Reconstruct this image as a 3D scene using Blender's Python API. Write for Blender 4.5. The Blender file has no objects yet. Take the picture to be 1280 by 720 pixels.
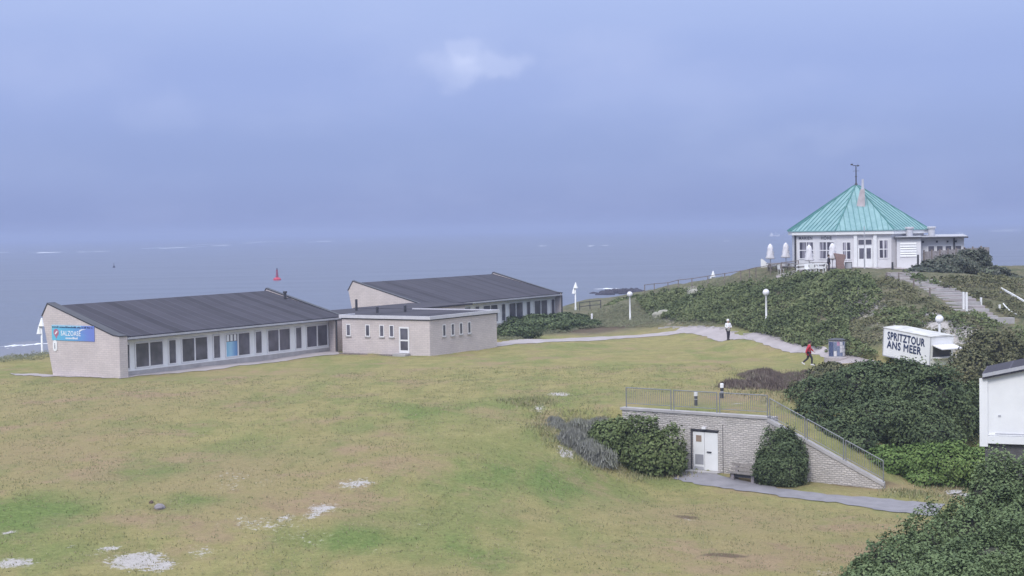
import bpy, math, random
import numpy as np
from mathutils import Vector, Matrix

random.seed(7)
RNG = np.random.default_rng(7)
S = bpy.context.scene
C = S.collection
D = bpy.data

# ------------------------------------------------------------------ camera
F_PX = 1850.0                      # focal length in pixels of the 1280 px wide photo
PITCH = math.atan(73.5 / F_PX)
ROLL = math.radians(1.03)
CAM = np.array([0.0, 0.0, 10.0])
_f = np.array([0, math.cos(PITCH), -math.sin(PITCH)])
_r0 = np.array([1.0, 0, 0]); _u0 = np.array([0, math.sin(PITCH), math.cos(PITCH)])
_r = _r0 * math.cos(ROLL) - _u0 * math.sin(ROLL)
_u = _u0 * math.cos(ROLL) + _r0 * math.sin(ROLL)
cam_d = D.cameras.new('camera'); cam = D.objects.new('camera', cam_d); C.objects.link(cam)
cam_d.sensor_width = 36; cam_d.lens = 36 * F_PX / 1280
cam_d.clip_start = 0.5; cam_d.clip_end = 60000
cam.matrix_world = Matrix(((_r[0], _u[0], -_f[0], CAM[0]), (_r[1], _u[1], -_f[1], CAM[1]),
                           (_r[2], _u[2], -_f[2], CAM[2]), (0, 0, 0, 1)))
S.camera = cam

# ------------------------------------------------------------------ world, sun, exposure
SUN_EL, SUN_AZ = 42, 205            # degrees; azimuth clockwise from +Y
w = D.worlds.new('World'); S.world = w; w.use_nodes = True
nt = w.node_tree; nt.nodes.clear()
def N(t, typ, **kw):
    n = t.nodes.new(typ)
    for k, v in kw.items():
        if k in n.inputs: n.inputs[k].default_value = v
        else: setattr(n, k, v)
    return n
out = N(nt, 'ShaderNodeOutputWorld')
sky = N(nt, 'ShaderNodeTexSky', sky_type='NISHITA', sun_disc=False)
sky.sun_elevation = math.radians(SUN_EL); sky.sun_rotation = math.radians(SUN_AZ)
bg_sky = N(nt, 'ShaderNodeBackground', Strength=0.07)
nt.links.new(sky.outputs[0], bg_sky.inputs[0])
tc = N(nt, 'ShaderNodeTexCoord')
sep = N(nt, 'ShaderNodeSeparateXYZ'); nt.links.new(tc.outputs['Generated'], sep.inputs[0])
ramp = N(nt, 'ShaderNodeValToRGB'); nt.links.new(sep.outputs['Z'], ramp.inputs[0])
cr = ramp.color_ramp; cr.interpolation = 'EASE'
SKY = [(0.0, (.200, .262, .520)), (0.045, (.232, .305, .590)), (0.10, (.282, .360, .670)), (0.16, (.360, .445, .745)),
       (0.40, (.78, .88, 1.12)), (1.0, (1.50, 1.58, 1.78))]
cr.elements[0].position, cr.elements[0].color = SKY[0][0], SKY[0][1] + (1,)
cr.elements[1].position, cr.elements[1].color = SKY[-1][0], SKY[-1][1] + (1,)
for p, c in SKY[1:-1]:
    e = cr.elements.new(p); e.color = c + (1,)
# soft banks of cloud in the overcast
mp = N(nt, 'ShaderNodeMapping'); mp.inputs['Scale'].default_value = (1, 1, 2.6); mp.inputs['Location'].default_value = (.3, .1, .55)
nt.links.new(tc.outputs['Generated'], mp.inputs[0])
n1 = N(nt, 'ShaderNodeTexNoise', Scale=5.5, Detail=6.0, Roughness=.5); nt.links.new(mp.outputs[0], n1.inputs['Vector'])
r1 = N(nt, 'ShaderNodeMapRange'); r1.interpolation_type = 'SMOOTHSTEP'
r1.inputs['From Min'].default_value = .42; r1.inputs['From Max'].default_value = .72
r1.inputs['To Min'].default_value = 0; r1.inputs['To Max'].default_value = .20
nt.links.new(n1.outputs['Fac'], r1.inputs['Value'])
# the one brighter cumulus head: a lobe in direction space with a ragged edge
def puff(px, py, rx, ry, soft, amt):
    d = _f + _r * ((px - 640) / F_PX) - _u * ((py - 360) / F_PX); d = d / np.linalg.norm(d)
    m = N(nt, 'ShaderNodeVectorMath', operation='SUBTRACT'); nt.links.new(tc.outputs['Generated'], m.inputs[0]); m.inputs[1].default_value = tuple(d)
    nz = N(nt, 'ShaderNodeTexNoise', Scale=38.0, Detail=5.0); nt.links.new(tc.outputs['Generated'], nz.inputs['Vector'])
    s1 = N(nt, 'ShaderNodeVectorMath', operation='SCALE'); s1.inputs[3].default_value = 0.030
    s0 = N(nt, 'ShaderNodeVectorMath', operation='SUBTRACT'); nt.links.new(nz.outputs['Color'], s0.inputs[0]); s0.inputs[1].default_value = (.5, .5, .5)
    nt.links.new(s0.outputs[0], s1.inputs[0])
    a = N(nt, 'ShaderNodeVectorMath', operation='ADD'); nt.links.new(m.outputs[0], a.inputs[0]); nt.links.new(s1.outputs[0], a.inputs[1])
    sc = N(nt, 'ShaderNodeVectorMath', operation='MULTIPLY'); nt.links.new(a.outputs[0], sc.inputs[0]); sc.inputs[1].default_value = (F_PX / rx, F_PX / rx, F_PX / ry)
    ln = N(nt, 'ShaderNodeVectorMath', operation='LENGTH'); nt.links.new(sc.outputs[0], ln.inputs[0])
    r = N(nt, 'ShaderNodeMapRange'); r.interpolation_type = 'SMOOTHSTEP'
    r.inputs['From Min'].default_value = 1 + soft; r.inputs['From Max'].default_value = 1 - soft
    r.inputs['To Min'].default_value = 0; r.inputs['To Max'].default_value = amt
    nt.links.new(ln.outputs['Value'], r.inputs['Value']); return r
acc = r1.outputs[0]
for a in [(582, 60, 24, 18, .3, .30), (560, 88, 38, 20, .45, .26), (612, 80, 44, 15, .45, .32), (592, 74, 50, 26, .5, .15), (745, 66, 60, 22, 1, .14), (205, 138, 40, 18, 1, .15),
          (60, 95, 80, 30, 1, .10), (1040, 172, 60, 14, 1, .12), (20, 200, 70, 30, 1, .06)]:
    p_ = puff(*a)
    m_ = N(nt, 'ShaderNodeMath', operation='ADD'); nt.links.new(acc, m_.inputs[0]); nt.links.new(p_.outputs[0], m_.inputs[1]); acc = m_.outputs[0]
mixc = N(nt, 'ShaderNodeMix', data_type='RGBA'); nt.links.new(acc, mixc.inputs[0]); nt.links.new(ramp.outputs[0], mixc.inputs[6])
mixc.inputs[7].default_value = (.50, .565, .83, 1)
bg_cl = N(nt, 'ShaderNodeBackground', Strength=1.0); nt.links.new(mixc.outputs[2], bg_cl.inputs[0])
mx = N(nt, 'ShaderNodeMixShader', Fac=.88); nt.links.new(bg_sky.outputs[0], mx.inputs[1]); nt.links.new(bg_cl.outputs[0], mx.inputs[2])
nt.links.new(mx.outputs[0], out.inputs[0])

sd = D.lights.new('sun', 'SUN'); sd.energy = 1.6; sd.angle = math.radians(18); sd.color = (1, .97, .93)
sun = D.objects.new('sun', sd); C.objects.link(sun)
_el, _az = math.radians(SUN_EL), math.radians(SUN_AZ)
sdir = Vector((math.sin(_az) * math.cos(_el), math.cos(_az) * math.cos(_el), math.sin(_el)))
sun.rotation_euler = sdir.to_track_quat('Z', 'Y').to_euler()
S.view_settings.view_transform = 'Standard'; S.view_settings.look = 'None'
S.view_settings.exposure = 0.3; S.view_settings.gamma = 1
S.view_settings.use_curve_mapping = False
S.cycles.volume_bounces = 1; S.cycles.max_bounces = 6; S.cycles.diffuse_bounces = 3

# ------------------------------------------------------------------ picking points of the place
def ray(px, py):
    return _f + _r * ((px - 640) / F_PX) - _u * ((py - 360) / F_PX)
def at_z(px, py, z):                 # point at height z seen at that pixel
    d = ray(px, py); t = (z - CAM[2]) / d[2]; return CAM + d * t
def at_y(px, py, y):                 # point at distance y seen at that pixel
    d = ray(px, py); return CAM + d * (y / d[1])
def project(p):
    v = np.asarray(p) - CAM
    dz = v @ _f
    return 640 + F_PX * (v @ _r) / dz, 360 - F_PX * (v @ _u) / dz

# ------------------------------------------------------------------ mesh helpers
class MB:
    def __init__(s): s.v = []; s.f = []
    def box(s, x0, y0, z0, x1, y1, z1):
        b = len(s.v)
        s.v += [(x0, y0, z0), (x1, y0, z0), (x1, y1, z0), (x0, y1, z0), (x0, y0, z1), (x1, y0, z1), (x1, y1, z1), (x0, y1, z1)]
        s.f += [(b, b + 3, b + 2, b + 1), (b + 4, b + 5, b + 6, b + 7), (b, b + 1, b + 5, b + 4), (b + 1, b + 2, b + 6, b + 5), (b + 2, b + 3, b + 7, b + 6), (b + 3, b, b + 4, b + 7)]
        return s
    def tube(s, p, q, r0, r1=None, n=8):
        r1 = r0 if r1 is None else r1
        p, q = Vector(p), Vector(q); d = (q - p).normalized()
        a = d.orthogonal().normalized(); c = d.cross(a); b = len(s.v)
        for (o, r) in ((p, r0), (q, r1)):
            for i in range(n):
                t = 2 * math.pi * i / n; s.v.append(tuple(o + a * math.cos(t) * r + c * math.sin(t) * r))
        for i in range(n):
            j = (i + 1) % n; s.f.append((b + i, b + j, b + n + j, b + n + i))
        s.f.append(tuple(b + i for i in range(n))[::-1]); s.f.append(tuple(b + n + i for i in range(n)))
        return s
    def bar(s, p, q, w_, h_):         # square bar, upright section
        p, q = Vector(p), Vector(q); d = (q - p).normalized()
        a = Vector((0, 0, 1)).cross(d)
        a = Vector((1, 0, 0)) if a.length < 1e-4 else a.normalized()
        c = d.cross(a).normalized(); b = len(s.v)
        for o in (p, q):
            for (i, j) in ((-1, -1), (1, -1), (1, 1), (-1, 1)): s.v.append(tuple(o + a * i * w_ / 2 + c * j * h_ / 2))
        s.f += [(b, b + 1, b + 5, b + 4), (b + 1, b + 2, b + 6, b + 5), (b + 2, b + 3, b + 7, b + 6), (b + 3, b, b + 4, b + 7), (b + 3, b + 2, b + 1, b), (b + 4, b + 5, b + 6, b + 7)]
        return s
    def lathe(s, prof, n=16, o=(0, 0, 0)):
        b = len(s.v); m = len(prof)
        for (r, z) in prof:
            for i in range(n):
                t = 2 * math.pi * i / n; s.v.append((o[0] + r * math.cos(t), o[1] + r * math.sin(t), o[2] + z))
        for k in range(m - 1):
            for i in range(n):
                j = (i + 1) % n; s.f.append((b + k * n + i, b + k * n + j, b + (k + 1) * n + j, b + (k + 1) * n + i))
        s.f.append(tuple(b + i for i in range(n))[::-1]); s.f.append(tuple(b + (m - 1) * n + i for i in range(n)))
        return s
    def prism(s, poly, axis, a0, a1):  # poly in the two other axes, extruded along axis from a0 to a1
        b = len(s.v); n = len(poly)
        for a in (a0, a1):
            for (p, q) in poly:
                s.v.append({'x': (a, p, q), 'y': (p, a, q), 'z': (p, q, a)}[axis])
        for i in range(n):
            j = (i + 1) % n; s.f.append((b + i, b + j, b + n + j, b + n + i))
        s.f.append(tuple(b + i for i in range(n))[::-1]); s.f.append(tuple(b + n + i for i in range(n)))
        return s
    def face(s, pts):
        b = len(s.v); s.v += [tuple(p) for p in pts]; s.f.append(tuple(range(b, b + len(pts)))); return s
    def mesh(s, name):
        m = D.meshes.new(name); m.from_pydata(s.v, [], s.f); m.update()
        import bmesh
        bm = bmesh.new(); bm.from_mesh(m); bmesh.ops.recalc_face_normals(bm, faces=bm.faces); bm.to_mesh(m); bm.free()
        return m

def link(name, mesh, mat=None, parent=None, smooth=False, loc=None, rot=None):
    o = D.objects.new(name, mesh); C.objects.link(o)
    if mat is not None:
        mesh.materials.clear(); mesh.materials.append(mat)
    if parent is not None: o.parent = parent
    if loc is not None: o.location = loc
    if rot is not None: o.rotation_euler = rot
    if smooth: mesh.polygons.foreach_set('use_smooth', [True] * len(mesh.polygons))
    return o
def obj(name, mb, mat, parent=None, smooth=False, **kw):
    return link(name, mb.mesh(name), mat, parent, smooth, **kw)
def tag(o, label=None, cat=None, group=None, kind=None):
    if label: o['label'] = label
    if cat: o['category'] = cat
    if group: o['group'] = group
    if kind: o['kind'] = kind
    return o
def thing(name, loc, rz=0, label=None, cat=None, group=None):
    o = D.objects.new(name, None); C.objects.link(o); o.location = loc; o.rotation_euler = (0, 0, rz)
    o.empty_display_size = .3
    return tag(o, label, cat, group)
def copy_tree(o, parent=None):
    c = o.copy(); C.objects.link(c)
    if parent is not None: c.parent = parent
    for ch in [k for k in D.objects if k.parent == o]: copy_tree(ch, c)
    return c
def text_mesh(name, s, size, mat, parent, loc, rot, offset=0.0, extrude=.004, stretch=1.0, align='LEFT', spacing=1.0, bold=0):
    cu = D.curves.new(name, 'FONT'); cu.body = s; cu.size = size; cu.extrude = extrude; cu.offset = offset; cu.align_x = align; cu.space_character = spacing
    cu.resolution_u = 3
    t = D.objects.new(name, cu); C.objects.link(t)
    bpy.context.view_layer.update()
    m = D.meshes.new_from_object(t.evaluated_get(bpy.context.evaluated_depsgraph_get()))
    D.objects.remove(t); m.transform(Matrix.Diagonal((stretch, 1, 1, 1)))
    if bold:
        nv = len(m.vertices); V = [tuple(v.co) for v in m.vertices]; F = [tuple(p_.vertices) for p_ in m.polygons]; V2 = list(V); F2 = list(F)
        for q, (bx_, bz_) in enumerate(((bold, 0), (bold / 2, bold * .6), (bold / 2, -bold * .6))):
            V2 += [(a + bx_, b_ + bz_, c + .0015 * (q + 1)) for a, b_, c in V]; F2 += [tuple(i + nv * (q + 1) for i in f) for f in F]
        m = D.meshes.new(name); m.from_pydata(V2, [], F2); m.update()
    return link(name, m, mat, parent, loc=loc, rot=rot)

# ------------------------------------------------------------------ materials
def mat_new(name):
    m = D.materials.new(name); m.use_nodes = True; t = m.node_tree
    return m, t, t.nodes['Principled BSDF']
def simple(name, col, rough=.7, metal=0.0, var=.12, scale=3.0, bump=0.0, bscale=20.0, coat=0):
    m, t, b = mat_new(name)
    b.inputs['Roughness'].default_value = rough; b.inputs['Metallic'].default_value = metal
    tcn = N(t, 'ShaderNodeTexCoord'); nz = N(t, 'ShaderNodeTexNoise', Scale=scale, Detail=5.0, Roughness=.6)
    t.links.new(tcn.outputs['Object'], nz.inputs['Vector'])
    mr = N(t, 'ShaderNodeMapRange'); mr.inputs['From Min'].default_value = .3; mr.inputs['From Max'].default_value = .7
    mr.inputs['To Min'].default_value = 1 - var; mr.inputs['To Max'].default_value = 1 + var
    t.links.new(nz.outputs['Fac'], mr.inputs['Value'])
    v = N(t, 'ShaderNodeVectorMath', operation='SCALE'); v.inputs[0].default_value = col; t.links.new(mr.outputs[0], v.inputs[3])
    t.links.new(v.outputs[0], b.inputs['Base Color'])
    if bump:
        n2 = N(t, 'ShaderNodeTexNoise', Scale=bscale, Detail=3.0); t.links.new(tcn.outputs['Object'], n2.inputs['Vector'])
        bp = N(t, 'ShaderNodeBump', Strength=bump, Distance=.05); t.links.new(n2.outputs['Fac'], bp.inputs['Height']); t.links.new(bp.outputs[0], b.inputs['Normal'])
    return m
def wallmat(name, c1, c2, mortar, bw, bh, msize, bump, stain=.25, rough=.85, wob=0.0):
    """masonry: courses in the wall's own frame (x+y along the wall, z up), with weather streaks"""
    m, t, b = mat_new(name); b.inputs['Roughness'].default_value = rough
    g = N(t, 'ShaderNodeTexCoord'); sp = N(t, 'ShaderNodeSeparateXYZ'); t.links.new(g.outputs['Object'], sp.inputs[0])
    ad = N(t, 'ShaderNodeMath', operation='ADD'); t.links.new(sp.outputs[0], ad.inputs[0]); t.links.new(sp.outputs[1], ad.inputs[1])
    cb = N(t, 'ShaderNodeCombineXYZ'); t.links.new(ad.outputs[0], cb.inputs[0]); t.links.new(sp.outputs[2], cb.inputs[1])
    nw = N(t, 'ShaderNodeTexNoise', Scale=2.2, Detail=3.0); t.links.new(g.outputs['Object'], nw.inputs['Vector'])
    wv = N(t, 'ShaderNodeVectorMath', operation='MULTIPLY_ADD'); t.links.new(nw.outputs['Color'], wv.inputs[0]); wv.inputs[1].default_value = (wob, wob, 0); t.links.new(cb.outputs[0], wv.inputs[2])
    br = N(t, 'ShaderNodeTexBrick'); t.links.new(wv.outputs[0], br.inputs['Vector'])
    br.inputs['Color1'].default_value = c1 + (1,); br.inputs['Color2'].default_value = c2 + (1,); br.inputs['Mortar'].default_value = mortar + (1,)
    br.inputs['Scale'].default_value = 1; br.inputs['Brick Width'].default_value = bw; br.inputs['Row Height'].default_value = bh
    br.inputs['Mortar Size'].default_value = msize; br.inputs['Mortar Smooth'].default_value = .6
    nz = N(t, 'ShaderNodeTexNoise', Scale=.55, Detail=7.0, Roughness=.65); t.links.new(g.outputs['Object'], nz.inputs['Vector'])
    mr = N(t, 'ShaderNodeMapRange'); mr.inputs['From Min'].default_value = .35; mr.inputs['From Max'].default_value = .75
    mr.inputs['To Min'].default_value = 1.06; mr.inputs['To Max'].default_value = 1 - stain; t.links.new(nz.outputs['Fac'], mr.inputs['Value'])
    v = N(t, 'ShaderNodeVectorMath', operation='SCALE'); t.links.new(br.outputs['Color'], v.inputs[0]); t.links.new(mr.outputs[0], v.inputs[3])
    n2 = N(t, 'ShaderNodeTexNoise', Scale=9.0, Detail=4.0, Roughness=.7); t.links.new(g.outputs['Object'], n2.inputs['Vector'])
    m2 = N(t, 'ShaderNodeMapRange'); m2.inputs['From Min'].default_value = .3; m2.inputs['From Max'].default_value = .7
    m2.inputs['To Min'].default_value = .94; m2.inputs['To Max'].default_value = 1.06; t.links.new(n2.outputs['Fac'], m2.inputs['Value'])
    v2 = N(t, 'ShaderNodeVectorMath', operation='SCALE'); t.links.new(v.outputs[0], v2.inputs[0]); t.links.new(m2.outputs[0], v2.inputs[3])
    t.links.new(v2.outputs[0], b.inputs['Base Color'])
    sm = N(t, 'ShaderNodeMath', operation='SUBTRACT'); t.links.new(n2.outputs['Fac'], sm.inputs[0]); t.links.new(br.outputs['Fac'], sm.inputs[1])
    bp = N(t, 'ShaderNodeBump', Strength=bump, Distance=.04); t.links.new(sm.outputs[0], bp.inputs['Height']); t.links.new(bp.outputs[0], b.inputs['Normal'])
    return m
def leafmat(name, cols, rough=.75, patch=.35, trans=.15):
    """cols: dark..light leaf colours picked per leaf, shifted in patches through the plant"""
    m, t, b = mat_new(name); b.inputs['Roughness'].default_value = rough
    b.inputs['Specular IOR Level'].default_value = .12
    g = N(t, 'ShaderNodeNewGeometry'); nz = N(t, 'ShaderNodeTexNoise', Scale=patch, Detail=4.0, Roughness=.65)
    tcn = N(t, 'ShaderNodeTexCoord'); t.links.new(tcn.outputs['Object'], nz.inputs['Vector'])
    mr = N(t, 'ShaderNodeMapRange'); mr.inputs['From Min'].default_value = .3; mr.inputs['From Max'].default_value = .7; t.links.new(nz.outputs['Fac'], mr.inputs['Value'])
    mm = N(t, 'ShaderNodeMix', data_type='FLOAT'); mm.inputs[0].default_value = .5
    t.links.new(g.outputs['Random Per Island'], mm.inputs[2]); t.links.new(mr.outputs[0], mm.inputs[3])
    rp = N(t, 'ShaderNodeValToRGB'); t.links.new(mm.outputs[0], rp.inputs[0])
    e = rp.color_ramp
    e.elements[0].position = .12; e.elements[0].color = cols[0] + (1,); e.elements[1].position = .9; e.elements[1].color = cols[-1] + (1,)
    for i, c in enumerate(cols[1:-1]):
        q = e.elements.new(.12 + .78 * (i + 1) / (len(cols) - 1)); q.color = c + (1,)
    t.links.new(rp.outputs[0], b.inputs['Base Color'])
    return m

M = {}
M['white'] = simple('white_paint', (.80, .80, .81), .55, var=.05, scale=1.2)
M['render'] = simple('white_render', (.70, .69, .72), .8, var=.07, scale=.8, bump=.1)
M['frame'] = simple('white_frame', (.76, .75, .77), .45, var=.04)
M['grey_trim'] = simple('grey_trim', (.42, .42, .46), .6, var=.12, scale=2)
M['dark_trim'] = simple('dark_trim', (.045, .045, .055), .5, var=.2)
M['steel'] = simple('galvanised_steel', (.27, .275, .30), .45, metal=.5, var=.12, scale=6)
M['wood'] = simple('weathered_wood', (.20, .165, .15), .9, var=.3, scale=4, bump=.3)
M['greywood'] = simple('grey_wood', (.27, .25, .26), .9, var=.3, scale=5, bump=.3)
M['concrete'] = simple('concrete', (.40, .38, .38), .9, var=.16, scale=1.5, bump=.2)
M['asphalt'] = simple('path_paving', (.235, .225, .245), .95, var=.16, scale=1.2, bump=.2, bscale=14)
M['paving'] = simple('pale_paving', (.37, .33, .335), .95, var=.14, scale=.7, bump=.2, bscale=10)
M['brick'] = wallmat('pale_brick', (.60, .53, .52), (.55, .485, .48), (.47, .42, .42), .5, .15, .02, .2, .12)
M['stone'] = wallmat('rough_stone', (.66, .61, .58), (.52, .48, .46), (.40, .37, .36), .30, .105, .022, .9, .2, wob=.22)
M['redbrick'] = wallmat('red_brick', (.30, .17, .15), (.26, .15, .135), (.26, .21, .2), .4, .12, .03, .4, .2)
M['text_navy'] = simple('navy_lettering', (.02, .035, .10), .5, var=.03)
M['text_white'] = simple('white_lettering', (.8, .8, .82), .5, var=.02)
M['text_dark'] = simple('dark_lettering', (.10, .10, .13), .6, var=.02)
M['red'] = simple('red_paint', (.52, .03, .06), .5, var=.1)
M['skin'] = simple('skin', (.42, .27, .21), .6, var=.03)
M['jacket_white'] = simple('white_jacket', (.74, .73, .76), .9, var=.08)
M['jacket_red'] = simple('red_jacket', (.50, .035, .06), .85, var=.1)
M['cloth_dark'] = simple('dark_cloth', (.035, .03, .045), .9, var=.1)
M['hair'] = simple('hair', (.06, .04, .035), .8, var=.1)
M['hair_fair'] = simple('fair_hair', (.33, .27, .22), .8, var=.1)
M['canvas'] = simple('white_canvas', (.74, .72, .76), .9, var=.08, scale=6)
M['stonegrey'] = simple('grey_stone', (.24, .215, .23), .95, var=.3, scale=5, bump=.5, bscale=12)
M['sand'] = simple('pale_sand', (.33, .32, .27), 1, var=.25, scale=2, bump=.4)
M['soil'] = simple('brown_soil', (.13, .095, .075), 1, var=.3, scale=6, bump=.4)

def glassmat(name, col, rough=.08):
    m, t, b = mat_new(name)
    g = N(t, 'ShaderNodeTexCoord'); nz = N(t, 'ShaderNodeTexNoise', Scale=.9, Detail=2.0); t.links.new(g.outputs['Object'], nz.inputs['Vector'])
    rp = N(t, 'ShaderNodeValToRGB'); t.links.new(nz.outputs['Fac'], rp.inputs[0])
    rp.color_ramp.elements[0].position = .35; rp.color_ramp.elements[0].color = tuple(c * .7 for c in col) + (1,)
    rp.color_ramp.elements[1].position = .65; rp.color_ramp.elements[1].color = tuple(c * 1.35 for c in col) + (1,)
    t.links.new(rp.outputs[0], b.inputs['Base Color']); b.inputs['Roughness'].default_value = rough
    b.inputs['Specular IOR Level'].default_value = .6
    return m
M['glass'] = glassmat('window_glass', (.105, .10, .125), .16)  # base colour lifted to paint in some reflected sky
M['curtain_glass'] = None
def curtain():
    m, t, b = mat_new('curtained_window'); b.inputs['Roughness'].default_value = .25
    g = N(t, 'ShaderNodeTexCoord'); mp_ = N(t, 'ShaderNodeMapping'); mp_.inputs['Scale'].default_value = (1, 1, .04); t.links.new(g.outputs['Object'], mp_.inputs[0])
    nz = N(t, 'ShaderNodeTexNoise', Scale=4.5, Detail=3.0); t.links.new(mp_.outputs[0], nz.inputs['Vector'])
    rp = N(t, 'ShaderNodeValToRGB'); t.links.new(nz.outputs['Fac'], rp.inputs[0])
    rp.color_ramp.elements[0].position = .46; rp.color_ramp.elements[0].color = (.07, .065, .09, 1)
    rp.color_ramp.elements[1].position = .62; rp.color_ramp.elements[1].color = (.42, .40, .46, 1)
    t.links.new(rp.outputs[0], b.inputs['Base Color']); return m
M['curtain_glass'] = curtain()
M['globe'] = simple('frosted_globe', (.80, .79, .82), .25, var=.04)

# roof felt with seams running down the slope (across local x)
def roofmat(name, c, seam, pitch_x, axis=0, lighter=1.35, rough=.9):
    m, t, b = mat_new(name); b.inputs['Roughness'].default_value = rough; b.inputs['Specular IOR Level'].default_value = .2
    g = N(t, 'ShaderNodeTexCoord'); sp = N(t, 'ShaderNodeSeparateXYZ'); t.links.new(g.outputs['Object'], sp.inputs[0])
    mu = N(t, 'ShaderNodeMath', operation='MULTIPLY'); t.links.new(sp.outputs[axis], mu.inputs[0]); mu.inputs[1].default_value = 1 / pitch_x
    fr = N(t, 'ShaderNodeMath', operation='FRACT'); t.links.new(mu.outputs[0], fr.inputs[0])
    lt = N(t, 'ShaderNodeMath', operation='LESS_THAN'); t.links.new(fr.outputs[0], lt.inputs[0]); lt.inputs[1].default_value = seam
    fl = N(t, 'ShaderNodeMath', operation='FLOOR'); t.links.new(mu.outputs[0], fl.inputs[0])
    wn = N(t, 'ShaderNodeTexWhiteNoise', noise_dimensions='1D'); t.links.new(fl.outputs[0], wn.inputs['W'])
    nz = N(t, 'ShaderNodeTexNoise', Scale=.5, Detail=7.0, Roughness=.7); t.links.new(g.outputs['Object'], nz.inputs['Vector'])
    a = N(t, 'ShaderNodeMath', operation='MULTIPLY_ADD'); t.links.new(wn.outputs['Value'], a.inputs[0]); a.inputs[1].default_value = .35; a.inputs[2].default_value = .55
    a2 = N(t, 'ShaderNodeMath', operation='MULTIPLY_ADD'); t.links.new(nz.outputs['Fac'], a2.inputs[0]); a2.inputs[1].default_value = .55; t.links.new(a.outputs[0], a2.inputs[2])
    a3 = N(t, 'ShaderNodeMath', operation='MULTIPLY_ADD'); t.links.new(lt.outputs[0], a3.inputs[0]); a3.inputs[1].default_value = lighter - 1; t.links.new(a2.outputs[0], a3.inputs[2])
    v = N(t, 'ShaderNodeVectorMath', operation='SCALE'); v.inputs[0].default_value = c; t.links.new(a3.outputs[0], v.inputs[3])
    t.links.new(v.outputs[0], b.inputs['Base Color'])
    return m
M['roof'] = roofmat('roof_felt', (.060, .057, .073), .07, 1.05, lighter=1.6)
M['flatroof'] = roofmat('flat_roof_felt', (.062, .058, .072), .03, 1.6, axis=1, lighter=1.2)

def sheetmat(name, stops, rough=.5):   # printed sheet: colours run along local x
    m, t, b = mat_new(name); b.inputs['Roughness'].default_value = rough
    g = N(t, 'ShaderNodeTexCoord'); nz = N(t, 'ShaderNodeTexNoise', Scale=1.4, Detail=3.0); t.links.new(g.outputs['Object'], nz.inputs['Vector'])
    sp = N(t, 'ShaderNodeSeparateXYZ'); t.links.new(g.outputs['Generated'], sp.inputs[0])
    a = N(t, 'ShaderNodeMath', operation='MULTIPLY_ADD'); t.links.new(nz.outputs['Fac'], a.inputs[0]); a.inputs[1].default_value = .3; t.links.new(sp.outputs[0], a.inputs[2])
    rp = N(t, 'ShaderNodeValToRGB'); t.links.new(a.outputs[0], rp.inputs[0])
    rp.color_ramp.elements[0].color = stops[0][1] + (1,); rp.color_ramp.elements[0].position = stops[0][0]
    rp.color_ramp.elements[1].color = stops[-1][1] + (1,); rp.color_ramp.elements[1].position = stops[-1][0]
    for p, c in stops[1:-1]: e = rp.color_ramp.elements.new(p); e.color = c + (1,)
    t.links.new(rp.outputs[0], b.inputs['Base Color']); return m
M['banner'] = sheetmat('blue_banner_print', [(.1, (.13, .50, .66)), (.65, (.12, .36, .64)), (1.15, (.16, .22, .58))])
M['poster'] = sheetmat('poster_print', [(.1, (.20, .48, .68)), (.55, (.34, .58, .74)), (1.0, (.14, .30, .56))])

# ------------------------------------------------------------------ terrain
def smooth(a, b, x):
    t = np.clip((x - a) / (b - a), 0, 1); return t * t * (3 - 2 * t)
SHARED = [(0,449,0),(60,445,0),(155,470,0),(300,458,0),(416,442,0),(536,446,0),(620,439,0),(64,468,0),(100,500,0),(300,490,0),(500,480,0),(700,460,0),
          (850,440,0),(0,500,-.15),(0,560,-.7),(200,560,-.7),(400,560,-.7),(0,720,-2.0),(300,640,-1.6),(300,720,-2.4),(0,640,-1.3),(560,560,-.75),
          (700,485,0),(500,520,-.25),(620,505,-.15)]
UP = [(950,450,0),(1000,465,0),(780,505,0),(900,505,0),(960,515,0),(1010,552,-1.25),(1060,588,-2.5),(1104,612,-3.3),(1200,590,-3.3),(1280,590,-3.3),(1150,550,-2.1),
      (1050,510,-.5),(1240,500,-1.2),(1103,451,0),(1163,466,-.4),(1190,458,-.3),(1050,448,0),(830,412,0),(910,424,0),(1000,440,.1),(1095,455,0),(790,402,.1),
      (850,395,1.0),(900,395,1.4),(958,405,1.2),(960,375,3.0),(1050,400,2.2),(1050,365,4.2),(1100,350,4.8),(1050,342,5.2),(1080,336,5.45),(1130,340,5.4),
      (1000,340,5.2),(970,334,5.4),(940,343,4.8),(900,350,4.0),(870,356,3.5),(830,361,2.7),(800,366,2.1),(770,375,1.0),(745,387,.1),(700,400,0),(720,390,0),
      (1125,342,5.3),(1195,375,3.6),(1262,405,2.0),(1280,420,1.7),(1200,420,1.7),(1150,400,2.6),(1120,380,3.4),(1240,345,4.7),(1280,347,4.5),(1250,375,3.4),
      (1280,390,2.7),(1215,350,4.8),(1240,450,.5),(1280,470,-.2),(1100,420,1.55),(1050,425,1.15),(660,425,0),(620,400,0),(820,390,.9)]
UPW = [(36,155,5.45),(30,150,5.45),(43,152,5.45),(36,163,5.4),(50,152,5.3),(26,158,5.45),(60,150,4.8),(50,163,4.8),(70,130,4),(60,110,1.5),(60,90,-.5),(60,70,-3),
       (-60,90,0),(-60,60,-.9),(-40,40,-2),(-60,130,0)]
LO = [(864,592,-3.03),(930,601,-3.15),(1000,610,-3.25),(1104,617,-3.38),(1146,636,-3.4),(850,640,-3.1),(1050,680,-3.4),(700,620,-2.4),(760,600,-2.75),(640,610,-1.9),
      (850,720,-3.1),(640,720,-2.8),(1280,720,-3.4),(1280,640,-3.4),(740,560,-1.7),(690,540,-.9),(660,560,-1.1),(800,590,-2.95),(1200,612,-3.4)]
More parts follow.
